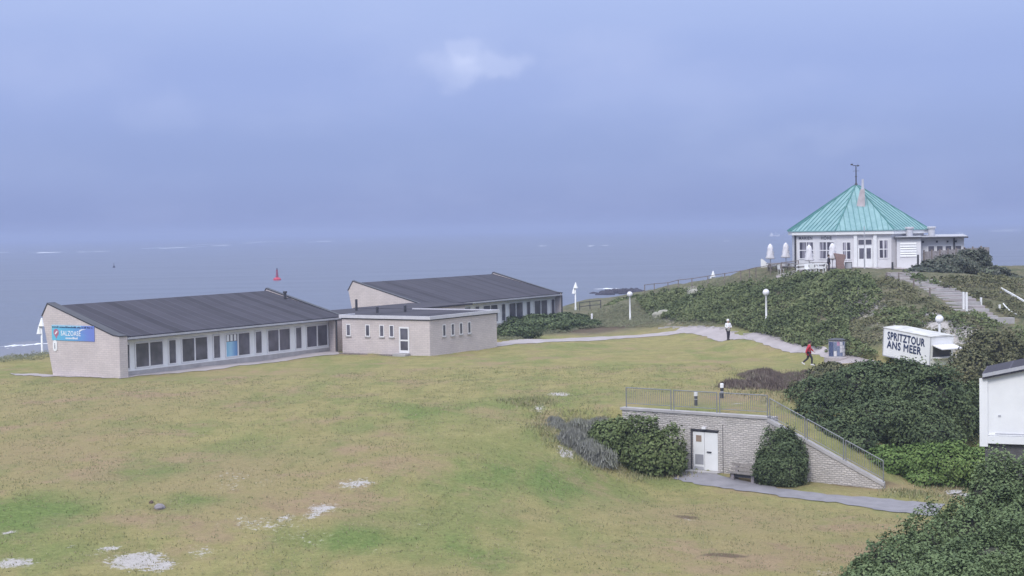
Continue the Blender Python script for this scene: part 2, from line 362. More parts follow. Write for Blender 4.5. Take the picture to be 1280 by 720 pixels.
LOW = [(20,30,-3.3),(0,30,-3),(-20,30,-2.6),(-40,40,-2),(40,40,-3.4),(30,60,-3.4),(60,60,-3.4),(60,80,-3.2),(-60,90,0),(-60,60,-.9),(6,80.2,-2.9)]
class RBF:
    def __init__(s, pts, vals, c=3.0, lam=.02):
        s.p = pts; s.c = c; n = len(pts)
        A = np.sqrt(((pts[:, None] - pts[None]) ** 2).sum(-1) + c * c)
        P = np.c_[np.ones(n), pts]
        K = np.block([[A - np.eye(n) * lam, P], [P.T, np.zeros((3, 3))]])
        s.w = np.linalg.solve(K, np.r_[vals, np.zeros(3)])
    def __call__(s, x, y):
        sh = np.shape(x); q = np.c_[np.ravel(x), np.ravel(y)]; r = np.empty(len(q))
        for i in range(0, len(q), 20000):
            b = q[i:i + 20000]
            A = np.sqrt(((b[:, None] - s.p[None]) ** 2).sum(-1) + s.c ** 2)
            r[i:i + 20000] = A @ s.w[:len(s.p)] + np.c_[np.ones(len(b)), b] @ s.w[len(s.p):]
        return r.reshape(sh)
def ctrl(pix, wld):
    a = [at_z(*p) for p in pix]; a = [(p[0], p[1], p[2]) for p in a] + list(wld); a = np.array(a, float)
    return RBF(a[:, :2], a[:, 2])
U_ = ctrl(SHARED + UP, UPW); L_ = ctrl(SHARED + LO, LOW)
WA, WB, WC = np.array([6.0, 80.8]), np.array([13.0, 75.8]), np.array([18.5, 73.8])
e1 = (WB - WA) / np.linalg.norm(WB - WA); e2 = (WC - WB) / np.linalg.norm(WC - WB)
def behind(x, y):
    """signed distance behind the retaining wall line, and distance past its left end"""
    n1 = np.array([-e1[1], e1[0]]); n2 = np.array([-e2[1], e2[0]])
    d1 = (x - WA[0]) * n1[0] + (y - WA[1]) * n1[1]; d2 = (x - WB[0]) * n2[0] + (y - WB[1]) * n2[1]
    t2 = (x - WB[0]) * e2[0] + (y - WB[1]) * e2[1]
    t1 = (x - WA[0]) * e1[0] + (y - WA[1]) * e1[1]
    return np.minimum(d1, d2), t1, t2
def noise2(x, y, s, seed=0):          # cheap smooth pseudo noise, about -1..1
    r = np.random.default_rng(seed); v = 0
    for k in range(6):
        a = r.uniform(0, 2 * np.pi); f = (2 * np.pi / s) * r.uniform(.6, 1.6); ph = r.uniform(0, 6.28)
        v = v + np.sin((x * np.cos(a) + y * np.sin(a)) * f + ph + 1.3 * np.sin((x * np.sin(a) - y * np.cos(a)) * f * .6 + ph * 2))
    return v / 3.2
def H(x, y, rough=True):
    x = np.asarray(x, float); y = np.asarray(y, float)
    u, l = U_(x, y), L_(x, y)
    d, t1, t2 = behind(x, y)
    wl = np.clip(-t1, 0, 20); wr = np.clip(t2 - 5.9, 0, 30)
    wd = .35 + wl * .75 + wr * .5
    k = smooth(.35 - wl * .9 - wr * .6, .95 + wl * .2, d)
    h = l + (u - l) * k
    s1 = (-1.28 * (x + 42) + (y - 124)) / 1.624
    s2 = (y - (190 - .5 * (x - 10))) * .9
    s = np.maximum(s1, s2)
    h = h * (1 - smooth(-1, 15, s)) + smooth(-1, 15, s) * (-5.35 - .009 * np.clip(s - 15, 0, 400))
    if rough:
        hill = smooth(.8, 2.2, h) * (1 - smooth(4.9, 5.2, h)) * (1 - smooth(-2, 4, s))
        h = h + hill * .16 * noise2(x, y, 5, 3) + .035 * noise2(x, y, 3.0, 5) * smooth(45, 60, y) + .05 * noise2(x, y, 9, 6)
    return h
def Hs(x, y): return float(H(np.array([x]), np.array([y]))[0])
def G(px, py):                        # where the sight line of a pixel meets the ground
    ts = np.linspace(40, 260, 1800); d = ray(px, py); P = CAM[None] + d[None] * ts[:, None]
    h = H(P[:, 0], P[:, 1]); i = np.argmax(P[:, 2] <= h)
    return np.array([P[i, 0], P[i, 1], h[i]])

def axis_(*segs):
    a = []
    for (s0, s1, st) in segs: a += list(np.arange(s0, s1, st))
    return np.array(a + [segs[-1][1]])
xs = axis_((-260, -80, 6), (-80, -46, 1), (-46, 52, .5), (52, 90, 2), (90, 260, 10))
ys = axis_((-20, 40, 4), (40, 48, 1), (48, 140, .45), (140, 200, 1), (200, 330, 3), (330, 460, 10))
X, Y = np.meshgrid(xs, ys); Z = H(X, Y)
ny, nx = X.shape
idx = np.arange(ny * nx).reshape(ny, nx)
quads = np.stack([idx[:-1, :-1], idx[:-1, 1:], idx[1:, 1:], idx[1:, :-1]], -1).reshape(-1, 4)
def np_mesh(name, V, Q, k=4):
    m = D.meshes.new(name); m.vertices.add(len(V)); m.vertices.foreach_set('co', np.asarray(V, np.float32).ravel())
    m.loops.add(len(Q) * k); m.loops.foreach_set('vertex_index', np.asarray(Q, np.int32).ravel())
    m.polygons.add(len(Q)); m.polygons.foreach_set('loop_start', np.arange(0, len(Q) * k, k, dtype=np.int32)); m.polygons.foreach_set('loop_total', np.full(len(Q), k, np.int32))
    m.update(calc_edges=True); m.validate(); return m
gm = np_mesh('ground', np.c_[X.ravel(), Y.ravel(), Z.ravel()], quads)
# masks on the ground: R bare sand, G dry grass, B rough dune growth, A brown soil
def blobs(lst):
    v = np.zeros_like(X)
    for (px, py, rx, ry, a) in lst:
        c = G(px, py); dd = c[1]; wx = rx * dd / F_PX; wy = max(ry * dd * dd / (F_PX * (10 - c[2])), .25)
        v = np.maximum(v, a * np.exp(-(((X - c[0]) / wx) ** 2 + ((Y - c[1]) / wy) ** 2)))
    return v
sand = blobs([(170,701,36,9,1.25),(200,708,22,7,1.1),(18,704,26,5,1.1),(446,605,24,4,.95),(405,636,20,5,.85),(392,645,14,4,.8),(355,647,9,3,.95),(95,684,8,3,1.1),(138,686,9,3,1.0),
              (8,667,10,2,1),(250,690,30,8,.5),(330,655,60,9,.45),(450,690,30,4,.35),(708,567,9,3,1.2),(118,693,10,3,.6),(1030,715,10,9,.9),(860,650,30,3,.35),(520,655,6,2,.9),(380,672,40,9,.4),(300,600,60,14,.35),
              (1080,372,22,4,.9),(1064,388,14,3,.9),(1180,402,34,9,.8),(1215,432,14,10,.8),(1110,405,30,5,.55),(868,368,14,5,.9),(836,393,22,6,1.1),(700,493,18,3,.8),(672,510,10,3,.8),(1000,487,30,3,.7),(1150,352,24,5,.6),
              (1195,618,20,4,.8),(1130,615,40,3,.4),(920,505,22,2,.7)])
dry = blobs([(60,560,130,30,.8),(250,590,200,26,.75),(60,590,90,16,.6),(330,628,150,14,.85),(230,650,70,10,.6),(120,500,200,26,.6),(450,560,90,18,.5),(440,640,40,14,.6),(900,650,160,26,.85),(1000,690,140,24,.8),(650,640,60,8,.45),
             (730,412,90,6,1.1),(820,500,60,8,.5),(940,492,90,8,.9),(960,700,90,12,.8),(800,690,120,14,.4),(470,655,60,6,.5),(1110,610,70,6,1),(1140,655,30,10,.9),(250,470,250,8,.4),(1050,455,60,6,.5),(560,720,80,8,.6)])
soil = blobs([(745,412,85,4,.55),(905,694,34,3,.9),(858,647,22,3,.7),(200,635,20,6,.5),(1000,490,40,4,.6),(645,455,60,1,.4),(560,700,30,4,.35),(860,642,20,2,.5),(1080,608,60,3,.6),(980,606,30,3,.6)])
greenb = blobs([(30,650,70,22,1),(70,690,90,14,.7),(430,675,80,12,.9),(180,590,60,12,.7),(640,580,110,26,.6),(560,690,120,20,.5),(230,565,60,8,.4),(560,520,90,20,.5),(250,625,70,6,.7),(700,610,50,12,.6),(720,495,60,10,.4),(850,520,60,10,.4)])
SS = np.maximum((-1.28 * (X + 42) + (Y - 124)) / 1.624, (Y - (190 - .5 * (X - 10))) * .9)
beach = smooth(4, 12, SS)
dune = smooth(.35, 1.0, Z) * (1 - beach)
dune = np.maximum(dune, smooth(142, 150, Y) * (1 - beach) * (X > 0))
col = np.stack([np.maximum(np.clip(sand, 0, 1.3) / 1.12, beach), dry, dune, soil], -1)
at = gm.color_attributes.new('mask', 'FLOAT_COLOR', 'POINT'); at.data.foreach_set('color', col.reshape(-1).astype(np.float32))
a2 = gm.color_attributes.new('mask2', 'FLOAT_COLOR', 'POINT'); col2 = np.stack([greenb, beach, smooth(-5.55, -5.85, Z) * beach, np.ones_like(X)], -1)
a2.data.foreach_set('color', col2.reshape(-1).astype(np.float32))

m, t, b = mat_new('grass_ground'); b.inputs['Roughness'].default_value = .95; b.inputs['Specular IOR Level'].default_value = .1
L = t.links.new
g = N(t, 'ShaderNodeTexCoord'); at1 = N(t, 'ShaderNodeVertexColor', layer_name='mask'); at2 = N(t, 'ShaderNodeVertexColor', layer_name='mask2')
s1_ = N(t, 'ShaderNodeSeparateColor'); L(at1.outputs['Color'], s1_.inputs[0]); s2_ = N(t, 'ShaderNodeSeparateColor'); L(at2.outputs['Color'], s2_.inputs[0])
def nz(sc, det=5.0, ro=.6, vec=None, stretch=None):
    n = N(t, 'ShaderNodeTexNoise', Scale=sc, Detail=det, Roughness=ro)
    if stretch:
        mpp = N(t, 'ShaderNodeMapping'); mpp.inputs['Scale'].default_value = stretch; mpp.inputs['Rotation'].default_value = (0, 0, .5); L(g.outputs['Object'], mpp.inputs[0]); L(mpp.outputs[0], n.inputs['Vector'])
    else: L(g.outputs['Object'], n.inputs['Vector'])
    return n.outputs['Fac']
def mth(op, a, b_=None, c=None, clamp=False):
    n = N(t, 'ShaderNodeMath', operation=op); n.use_clamp = clamp
    for i, v in enumerate((a, b_, c)):
        if v is None: continue
        if isinstance(v, (int, float)): n.inputs[i].default_value = v
        else: L(v, n.inputs[i])
    return n.outputs[0]
def mrange(v, a, b_, c=0, d=1):
    n = N(t, 'ShaderNodeMapRange'); n.interpolation_type = 'SMOOTHSTEP'
    for i, q in zip(('From Min', 'From Max', 'To Min', 'To Max'), (a, b_, c, d)): n.inputs[i].default_value = q
    L(v, n.inputs['Value']); return n.outputs[0]
def mixc_(f, a, b_):
    n = N(t, 'ShaderNodeMix', data_type='RGBA')
    for i, v in ((0, f), (6, a), (7, b_)):
        if isinstance(v, (int, float)): n.inputs[i].default_value = v
        elif isinstance(v, tuple): n.inputs[i].default_value = v + (1,)
        else: L(v, n.inputs[i])
    return n.outputs[2]
big = nz(.11, 6, .62); mid = nz(.7, 6, .65); fine = nz(5.0, 6, .75); stre = nz(.5, 5, .6, stretch=(1, .25, 1)); grain = nz(22, 3, .7)
olive = mixc_(mrange(mid, .35, .65), (.250, .228, .098), (.318, .280, .126))
green = mixc_(mrange(fine, .3, .7), (.118, .168, .052), (.178, .232, .076))
tan = mixc_(mrange(mid, .35, .65), (.335, .250, .155), (.280, .210, .128))
gf = mth('ADD', mth('MULTIPLY', s2_.outputs[0], 1.0), mrange(mth('ADD', mth('MULTIPLY', big, .6), mth('MULTIPLY', stre, .4)), .44, .60, -.1, .5), clamp=True)
c_ = mixc_(gf, olive, green)
df = mth('ADD', mth('MULTIPLY', s1_.outputs[1], mrange(mid, .25, .6, .25, .85)), mrange(nz(.19, 6, .7), .50, .66, 0, .8), clamp=True)
df = mth('MULTIPLY', df, mth('SUBTRACT', 1.0, mth('MULTIPLY', s2_.outputs[0], .85)))
c_ = mixc_(df, c_, tan)
# dark tufts and bare flecks
c_ = mixc_(mrange(nz(1.6, 6, .8, stretch=(1, .45, 1)), .60, .72, 0, .55), c_, (.10, .095, .06))
c_ = mixc_(mrange(nz(2.3, 6, .8, stretch=(.6, 1, 1)), .62, .74, 0, .55), c_, (.36, .31, .23))
dn = mixc_(mrange(nz(1.1, 7, .75), .35, .65), (.085, .10, .055), (.20, .175, .115))
dn = mixc_(mrange(nz(.35, 6, .7), .45, .65, 0, .6), dn, (.16, .15, .10))
c_ = mixc_(s1_.outputs[2], c_, dn)
sf = mrange(mth('ADD', mth('MULTIPLY', at1.outputs['Alpha'], .9), mth('MULTIPLY', fine, .35)), .42, .62)
c_ = mixc_(mth('MULTIPLY', sf, .8), c_, (.125, .09, .068))
sd_ = mrange(mth('ADD', mth('MULTIPLY', s1_.outputs[0], 1.15), mth('MULTIPLY', mth('SUBTRACT', mth('ADD', mth('MULTIPLY', fine, .75), mth('MULTIPLY', mid, .25)), .5), 3.0)), .46, .74)
c_ = mixc_(sd_, c_, mixc_(fine, (.40, .375, .36), (.52, .485, .47)))
c_ = mixc_(s2_.outputs[1], c_, (.36, .35, .37)); c_ = mixc_(s2_.outputs[2], c_, (.22, .23, .28))
sc_ = N(t, 'ShaderNodeVectorMath', operation='SCALE'); L(c_, sc_.inputs[0]); L(mth('MULTIPLY', mrange(grain, .25, .75, .78, 1.22), mrange(fine, .25, .75, .88, 1.12)), sc_.inputs[3])
L(sc_.outputs[0], b.inputs['Base Color'])
bp = N(t, 'ShaderNodeBump', Strength=.7, Distance=.12); L(mth('ADD', mth('MULTIPLY', grain, .5), fine), bp.inputs['Height']); L(bp.outputs[0], b.inputs['Normal'])
ground = link('ground', gm, m, smooth=True); tag(ground, kind='structure')
M['ground'] = m

# ------------------------------------------------------------------ sea
m, t, b = mat_new('sea_water'); b.inputs['Roughness'].default_value = .30
L = t.links.new; b.inputs['IOR'].default_value = 1.33
g = N(t, 'ShaderNodeTexCoord')
w1 = nz(.012, 6, .6, stretch=(1, 3.5, 1)); w2 = nz(.12, 6, .65, stretch=(1, 2.6, 1)); w3 = nz(.9, 5, .7)
L(mixc_(mrange(w1, .35, .65), (.100, .116, .165), (.112, .128, .180)), b.inputs['Base Color'])
L(mrange(w1, .35, .7, .36, .44), b.inputs['Roughness'])
bp = N(t, 'ShaderNodeBump', Strength=.38, Distance=.8); L(mth('ADD', w2, mth('MULTIPLY', w3, .25)), bp.inputs['Height']); L(bp.outputs[0], b.inputs['Normal'])
M['sea'] = m
SEA = -6.0
mb = MB()
ex = [-16000, -3000, -600, 0, 600, 3000, 16000]; ey = [60, 600, 3000, 22000]
for j in range(3):
    for i in range(6): mb.face([(ex[i], ey[j], SEA), (ex[i + 1], ey[j], SEA), (ex[i + 1], ey[j + 1], SEA), (ex[i], ey[j + 1], SEA)])
sea = obj('sea', mb, m); tag(sea, kind='structure')
# breaking waves: low uneven ridges of foam on the water
m, t, b = mat_new('sea_foam'); b.inputs['Roughness'].default_value = .8; b.inputs['Base Color'].default_value = (.80, .82, .86, 1); M['foam'] = m
fv, ff = [], []
def foam(px0, py0, px1, py1, wpx, hgt):
    if py0 < 330: wpx *= .8; hgt *= .7
    a, c = at_z(px0, py0, SEA), at_z(px1, py1, SEA); n = max(6, int(np.linalg.norm(a - c) / (a[1] / 260)))
    b0 = len(fv); W = wpx * a[1] ** 2 / (F_PX * 16)
    for i in range(n + 1):
        s_ = i / n; p = a + (c - a) * s_; k = (math.sin(math.pi * s_) ** .5) * random.uniform(.1, .8)
        jy = random.uniform(-.5, .5) * W * .6
        fv.extend([(p[0], p[1] - W * k / 2 + jy, SEA + .02), (p[0], p[1] + jy, SEA + hgt * k + .03), (p[0], p[1] + W * k / 2 + jy, SEA + .02)])
    for i in range(n):
        q = b0 + i * 3
        for r_ in (0, 1): ff.append((q + r_, q + 3 + r_, q + 4 + r_, q + 1 + r_))
for a in [(0,315.6,16,315.4,1,.7),(40,316,86,315,1.2,.7),(95,315,140,314,.8,.6),(188,310.5,198,310,1.6,1.4),(207,310.5,222,309.8,1.8,1.4),(232,309.5,250,308.5,1.6,1.2),(255,306,264,305.5,2,1.5),
          (270,307.2,290,306.4,1.2,1.0),(310,304,322,303.5,1.2,1.0),(327,302.6,342,302,2,1.6),(345,303,352,302.6,1,.9),(393,302.4,403,302,1.6,1.3),(405,302.2,412,302,1,.8),(440,301,452,300.6,.8,.6),
          (672,307.8,684,307.2,.8,.7),(735,307.6,744,307.1,1.3,1.1),(752,307,762,306.6,.8,.6),(905,301.5,912,301.2,.8,.5),(1200,291.5,1206,291.3,.8,.5),(1248,289,1256,288.7,1.3,1),(1265,287.8,1273,287.5,1,.8),(1268,282.6,1276,282.4,.8,.6),
          (0,433.5,30,432,3.0,.35),(28,432.2,62,430,3.2,.35),(0,436.5,34,435,1.4,.15),(735,387,765,385.5,2.4,.3),(690,388,735,387,2.0,.3),(742,361.5,775,360.8,.8,.3),(756,364.5,785,363.5,.7,.3)]:
    foam(*a)
mf = D.meshes.new('surf'); mf.from_pydata(fv, [], ff); mf.update()
surf = link('surf', mf, M['foam']); tag(surf, 'white foam of breaking waves on the grey blue sea', 'surf', kind='stuff')

# ------------------------------------------------------------------ draped paths
def drape(name, left, right, mat, lift=.03, nseg=40, nacross=6, parent=None):
    """a strip between two world polylines, laid on the ground"""
    def res(pl):
        pl = np.array(pl, float); s = np.r_[0, np.cumsum(np.linalg.norm(np.diff(pl, axis=0), axis=1))]; q = np.linspace(0, s[-1], nseg + 1)
        return np.c_[np.interp(q, s, pl[:, 0]), np.interp(q, s, pl[:, 1])]
    def chk(pl):
        pl = np.array(pl, float)
        for _ in range(2):
            q = [pl[0]]
            for i in range(len(pl) - 1): q += [pl[i] * .75 + pl[i + 1] * .25, pl[i] * .25 + pl[i + 1] * .75]
            pl = np.array(q + [pl[-1]])
        return pl
    a, c = res(chk(left)), res(chk(right)); V = []
    for i in range(nseg + 1):
        for j in range(nacross + 1):
            k = j / nacross; p = a[i] * (1 - k) + c[i] * k
            if j in (0, nacross): p = p + np.array([math.sin(i * 2.7 + j), math.cos(i * 1.9 + j)]) * .10
            V.append((p[0], p[1], 0))
    V = np.array(V); V[:, 2] = H(V[:, 0], V[:, 1]) + lift
    for j in (0, nacross): V[j::nacross + 1, 2] -= .0
    Q = [(i * (nacross + 1) + j, i * (nacross + 1) + j + 1, (i + 1) * (nacross + 1) + j + 1, (i + 1) * (nacross + 1) + j) for i in range(nseg) for j in range(nacross)]
    return link(name, np_mesh(name, V, np.array(Q)), mat, parent, smooth=True)
def gl(*pp): return [G(*p)[:2] for p in pp]
tag(drape('bunker_path', gl((846, 590.5), (866, 590.8), (899, 595), (930, 601), (960, 609), (1020, 617), (1080, 622), (1150, 628), (1180, 631)), gl((842, 600), (900, 610), (960, 618.5), (1020, 627), (1080, 635), (1136, 642), (1170, 646)), M['asphalt']), kind='structure')
tag(drape('promenade_path', gl((850, 410), (880, 409), (915, 412), (960, 421), (1000, 430), (1040, 441), (1098, 453)), gl((840, 417), (880, 418.5), (915, 425.5), (960, 433), (1000, 441), (1040, 450), (1080, 458)), M['paving'], nseg=60), kind='structure')
tag(drape('lawn_path', gl((612, 430), (680, 424), (740, 421.5), (800, 418), (850, 413)), gl((616, 434.5), (680, 428.5), (740, 425.5), (800, 421.5), (850, 417)), M['paving'], nacross=3), kind='structure')
tag(drape('hall_apron', gl((150, 468), (220, 459.5), (300, 451), (370, 444), (420, 438)), gl((150, 473.5), (220, 467), (300, 458), (370, 449), (425, 443)), M['paving'], nacross=4), kind='structure')
tag(drape('gable_apron', gl((12, 467), (64, 468.5), (146, 470.5)), gl((20, 469.5), (64, 471), (152, 473.5)), M['paving'], nacross=3), kind='structure')
# pale kerb of low white blocks along the dune foot
kerb_px = [(828, 410.5), (836, 409.5), (846, 410), (856, 409), (866, 409), (877, 409), (888, 409.5), (896, 410.5), (905, 411), (920, 415), (935, 418), (975, 424)]
proto = None
for i, (px, py) in enumerate(kerb_px):
    p = G(px, py); mbk = MB().box(-.40, -.09, -.1, .36, .09, .07 + .04 * (i % 3))
    o = obj('kerb_block', mbk, M['concrete'] if i == 0 else M['white']); o.location = p; o.rotation_euler[2] = random.uniform(-.3, .1)
    tag(o, 'low pale kerb block in the row edging the sandy path below the dune', 'kerb block', 'pale kerb blocks along the dune foot')
    o.data.materials[0] = M['concrete']

# ------------------------------------------------------------------ seaside halls
ANG = math.atan2(.843, .537)
UU, WW = np.array([.537, .843]), np.array([-.843, .537])
def loft(mb_, sa, xa, sb, xb):
    b_ = len(mb_.v); n = len(sa)
    mb_.v += [(xa, p, q) for p, q in sa] + [(xb, p, q) for p, q in sb]
    for i in range(n): j = (i + 1) % n; mb_.f.append((b_ + i, b_ + j, b_ + n + j, b_ + n + i))
    mb_.f.append(tuple(b_ + i for i in range(n))[::-1]); mb_.f.append(tuple(b_ + n + i for i in range(n)))
    return mb_
def hall(origin, Lh, label, cat, wins, hl, g0, g1, w0, w1):
    r = thing('seaside_hall', (origin[0], origin[1], 0), ANG, label, cat, 'long low halls with single pitched roofs')
    zb = -.25
    def wr(x): return w0 + (w1 - w0) * (x - g0[0]) / (g1[1] - g0[0])
    for (a0, a1) in (g0, (g1[1] - .35, g1[1])):
        sec = lambda x: [(-.62, zb), (-.62, 2.93), (0.0, 3.0), (wr(x) + .02, 5.14), (wr(x) + .62, 4.25), (wr(x) - .40, zb)]
        obj('gable_wall', loft(MB(), sec(a0), a0, sec(a1), a1), M['brick'], r)
        cp = MB()
        c1 = lambda x: [(-.68, 2.933), (-.68, 3.01), (-.05, 3.08), (wr(x) + .04, 5.24), (wr(x) + .04, 5.155), (0, 3.0)]
        c2 = lambda x: [(wr(x) + .043, 5.14), (wr(x) + .06, 5.26), (wr(x) + .72, 4.30), (wr(x) + .63, 4.25)]
        loft(cp, c1(a0 - .03), a0 - .03, c1(a1 + .03), a1 + .03); loft(cp, c2(a0 - .03), a0 - .03, c2(a1 + .03), a1 + .03)
        obj('verge_flashing', cp, M['dark_trim'], r)
    xa, xb = g0[1] + .003, g1[1] - .353
    if g1[1] - g1[0] > .5: obj('pier', MB().box(g1[0], -.62, zb, xb, -.003, 2.62), M['brick'], r)
    bw = lambda x: [(wr(x) - .7, zb), (wr(x) + .30, 4.1), (wr(x) + .56, 4.1), (wr(x) - .42, zb)]
    obj('back_wall', loft(MB(), bw(xa), xa, bw(xb), xb), M['brick'], r)
    ra = lambda x: [(-.55, 2.74), (-.55, 2.92), (wr(x) - .04, 5.02), (wr(x) - .04, 4.84)]
    rb_ = lambda x: [(wr(x) - .036, 4.84), (wr(x) - .036, 5.02), (wr(x) + .62, 4.14), (wr(x) + .46, 4.1)]
    rf = MB(); loft(rf, ra(xa), xa, ra(xb), xb); loft(rf, rb_(xa), xa, rb_(xb), xb)
    obj('roof', rf, M['roof'], r)
    obj('gutter', MB().box(xa, -.67, 2.70, xb, -.555, 2.83), M['grey_trim'], r)
    obj('gutter_edge', MB().box(xa, -.70, 2.655, xb, -.66, 2.697), M['dark_trim'], r)
    obj('downpipe', MB().tube((g1[0] + .10, -.72, 2.7), (g1[0] + .10, -.72, -.1), .07), M['dark_trim'], r)
    obj('plinth', MB().box(xa, .02, zb, xb, .3, .36), M['concrete'], r)
    obj('front_panel', MB().box(xa, .10, .363, xb, .25, 2.70).box(xa, .0, 2.46, xb, .097, 2.60).box(xa, .02, .363, xb, .097, .46), M['white'], r)
    first = True
    for ci, (ty, xx) in enumerate(wins):
        z0, z1 = .50, 2.36; ww = {'n': .84, 'p': 2.78}[ty]
        f = MB(); fr = .085
        f.box(xx, .03, z0, xx + ww, .097, z0 + fr); f.box(xx, .03, z1 - fr, xx + ww, .097, z1)
        f.box(xx, .03, z0 + fr, xx + fr, .097, z1 - fr); f.box(xx + ww - fr, .03, z0 + fr, xx + ww, .097, z1 - fr)
        if ty == 'p': f.box(xx + ww / 2 - .06, .03, z0 + fr, xx + ww / 2 + .06, .097, z1 - fr)
        fo = obj('window', f, M['frame'], r)
        obj('pane', MB().box(xx + fr, .075, z0 + fr, xx + ww - fr, .096, z1 - fr), M['glass'], fo)
        if hl and ci == 5:
            obj('poster', MB().box(xx + fr + .02, .060, z0 + fr, xx + ww / 2 - .08, .07, 1.72), M['poster'], fo)
            nb_ = MB()
            for q in (.08, .48, .88): nb_.box(xx + fr + q, .060, 1.76, xx + fr + q + .26, .07, 2.25)
            obj('notice', nb_, M['white'], fo)
    return r
O1 = np.array([-27.5, 105.0]); O2 = np.array([-8.7, 140.4]); K = np.array([-6.6, 117.4])
W1 = [('n', -.44), ('p', .86), ('n', 4.12), ('p', 5.45), ('n', 8.76), ('p', 10.12), ('n', 13.45), ('p', 14.88), ('n', 18.25), ('p', 19.62)]
W2 = [('p', 1.0), ('n', 4.4), ('p', 5.8), ('n', 9.3), ('p', 10.75), ('n', 14.15), ('p', 15.6), ('n', 19.05), ('p', 20.6), ('n', 24.1)]
h1 = hall(O1, 23.6, 'long pale brick hall with the blue banner on its gable', 'hall', W1, True, (-1.2, -.45), (22.5, 24.0), 6.7, 7.9)
h2 = hall(O2, 25.4, 'dark roofed hall farther back, its white window front half hidden by hedge', 'hall', W2, False, (0, .35), (25.05, 25.4), 8.1, 8.1)

# banner and info sign on the near gable of the first hall (gable face is local x=0, facing -x)
bn = thing('banner', (0, 0, 0), 0, 'blue printed banner with a pale swimming pool name on the brick gable', 'banner')
bn.parent = None
def gable_pt(y, z, off=.03):
    p = O1 + WW * y - UU * (1.2 + off); return (p[0], p[1], z)
# sign frames: local x runs towards the front corner (-w), faces -u
SROT = ANG - math.pi / 2
def gplace(o, y, z): o.location = gable_pt(y, z, .02); o.rotation_euler = (0, 0, SROT)
gplace(bn, 6.3, 2.55)
obj('sheet', MB().box(0, -.03, 0, 4.45, 0, 1.10), M['banner'], bn)
obj('strip', MB().box(.02, -.036, .99, 3.1, -.0305, 1.095), simple('pale_strip', (.30, .55, .72), .6), bn)
text_mesh('lettering', 'SALZOASE', .50, M['text_white'], bn, (.95, -.034, .36), (math.pi / 2, 0, 0), .004, stretch=.84, spacing=1.08)
def tiny_line(name, x0, x1, z, h, mat, off, seed):     # a line of print too small to read: uneven letter-sized strokes
    q = MB(); rg = random.Random(seed); x = x0
    while x < x1:
        wd = rg.uniform(.05, .11); hh = h * rg.choice((.7, .7, 1.0))
        q.box(x, off, z, min(x + wd, x1), off + .003, z + hh); x += wd + (.035 if rg.random() < .82 else .12)
    obj(name, q, mat, bn)
tiny_line('subtitle', 1.45, 2.75, .12, .15, M['text_white'], -.036, 1)
tiny_line('headline', .06, 4.3, .92, .12, M['text_navy'], -.041, 2)
obj('swoosh', MB().prism([(2.85, .76), (3.15, .85), (3.65, .86), (3.25, .80), (3.02, .72)], 'y', -.036, -.031), M['text_white'], bn)
disc = [(.46 + .28 * math.cos(a), .56 + .28 * math.sin(a)) for a in np.linspace(0, 2 * math.pi, 20)[:-1]]
obj('emblem', MB().prism(disc, 'y', -.037, -.031).prism([(.34, .32), (.58, .32), (.47, .10)], 'y', -.0365, -.031), simple('emblem_red', (.42, .16, .24), .6), bn)
obj('emblem_bar', MB().prism([(.31, .49), (.38, .42), (.62, .62), (.55, .69)], 'y', -.041, -.0372), M['text_white'], bn)
isg = thing('info_sign', (0, 0, 0), 0, 'small white rounded sign with a letter i below the blue banner', 'sign'); gplace(isg, 6.25, 1.72)
pill = [(.24 + .22 * math.cos(a), .24 + .22 * math.sin(a)) for a in np.linspace(math.pi, 2 * math.pi, 10)] + [(.24 + .22 * math.cos(a), .62 + .22 * math.sin(a)) for a in np.linspace(0, math.pi, 10)]
obj('plate', MB().prism(pill, 'y', -.03, 0), M['white'], isg)
text_mesh('lettering', 'i', .58, M['text_dark'], isg, (.165, -.034, .22), (math.pi / 2, 0, 0), .010)

# ------------------------------------------------------------------ flat connector building
cb_ = thing('connector_building', (K[0], K[1], 0), ANG, 'flat roofed pale brick block with small square windows joining the two halls', 'building')
obj('wall', MB().box(0, 0, -.3, 9.76, .3, 2.98).box(0, .303, -.3, .3, 8.9, 2.98).box(.303, 8.6, -.3, 2.1, 8.9, 2.98).box(1.8, 8.903, -.3, 2.1, 10.3, 2.98).box(9.46, .303, -.3, 9.76, 12, 2.98), M['brick'], cb_)
obj('link_wall', MB().box(.303, 11.7, -.3, 18.5, 12.0, 3.05).box(9.763, 9.2, -.3, 18.5, 9.5, 3.05), M['brick'], cb_)
obj('roof', MB().box(-.02, -.02, 2.983, 9.78, 8.92, 3.10).box(1.78, 8.923, 2.983, 2.327, 10.3, 3.10).box(2.33, 8.923, 2.983, 9.78, 15.5, 3.10).box(9.783, 9.0, 2.99, 19.5, 15.5, 3.14), M['flatroof'], cb_)
rc = MB()
rc.box(-.18, -.18, 2.94, 9.94, -.025, 3.20); rc.box(-.18, -.02, 2.94, -.025, 9.08, 3.20); rc.box(-.022, 8.925, 2.94, 1.775, 9.08, 3.20); rc.box(9.785, -.02, 2.94, 9.94, 8.9, 3.20)
obj('roof_edge', rc, simple('pale_roof_edge', (.56, .55, .60), .5, var=.08), cb_)
obj('painted_eave_shadow', MB().box(-.06, -.06, 2.86, 9.82, -.004, 2.935).box(-.06, -.003, 2.86, -.004, 8.95, 2.935), M['dark_trim'], cb_)  # solid dark strip, paints the shade under the roof edge
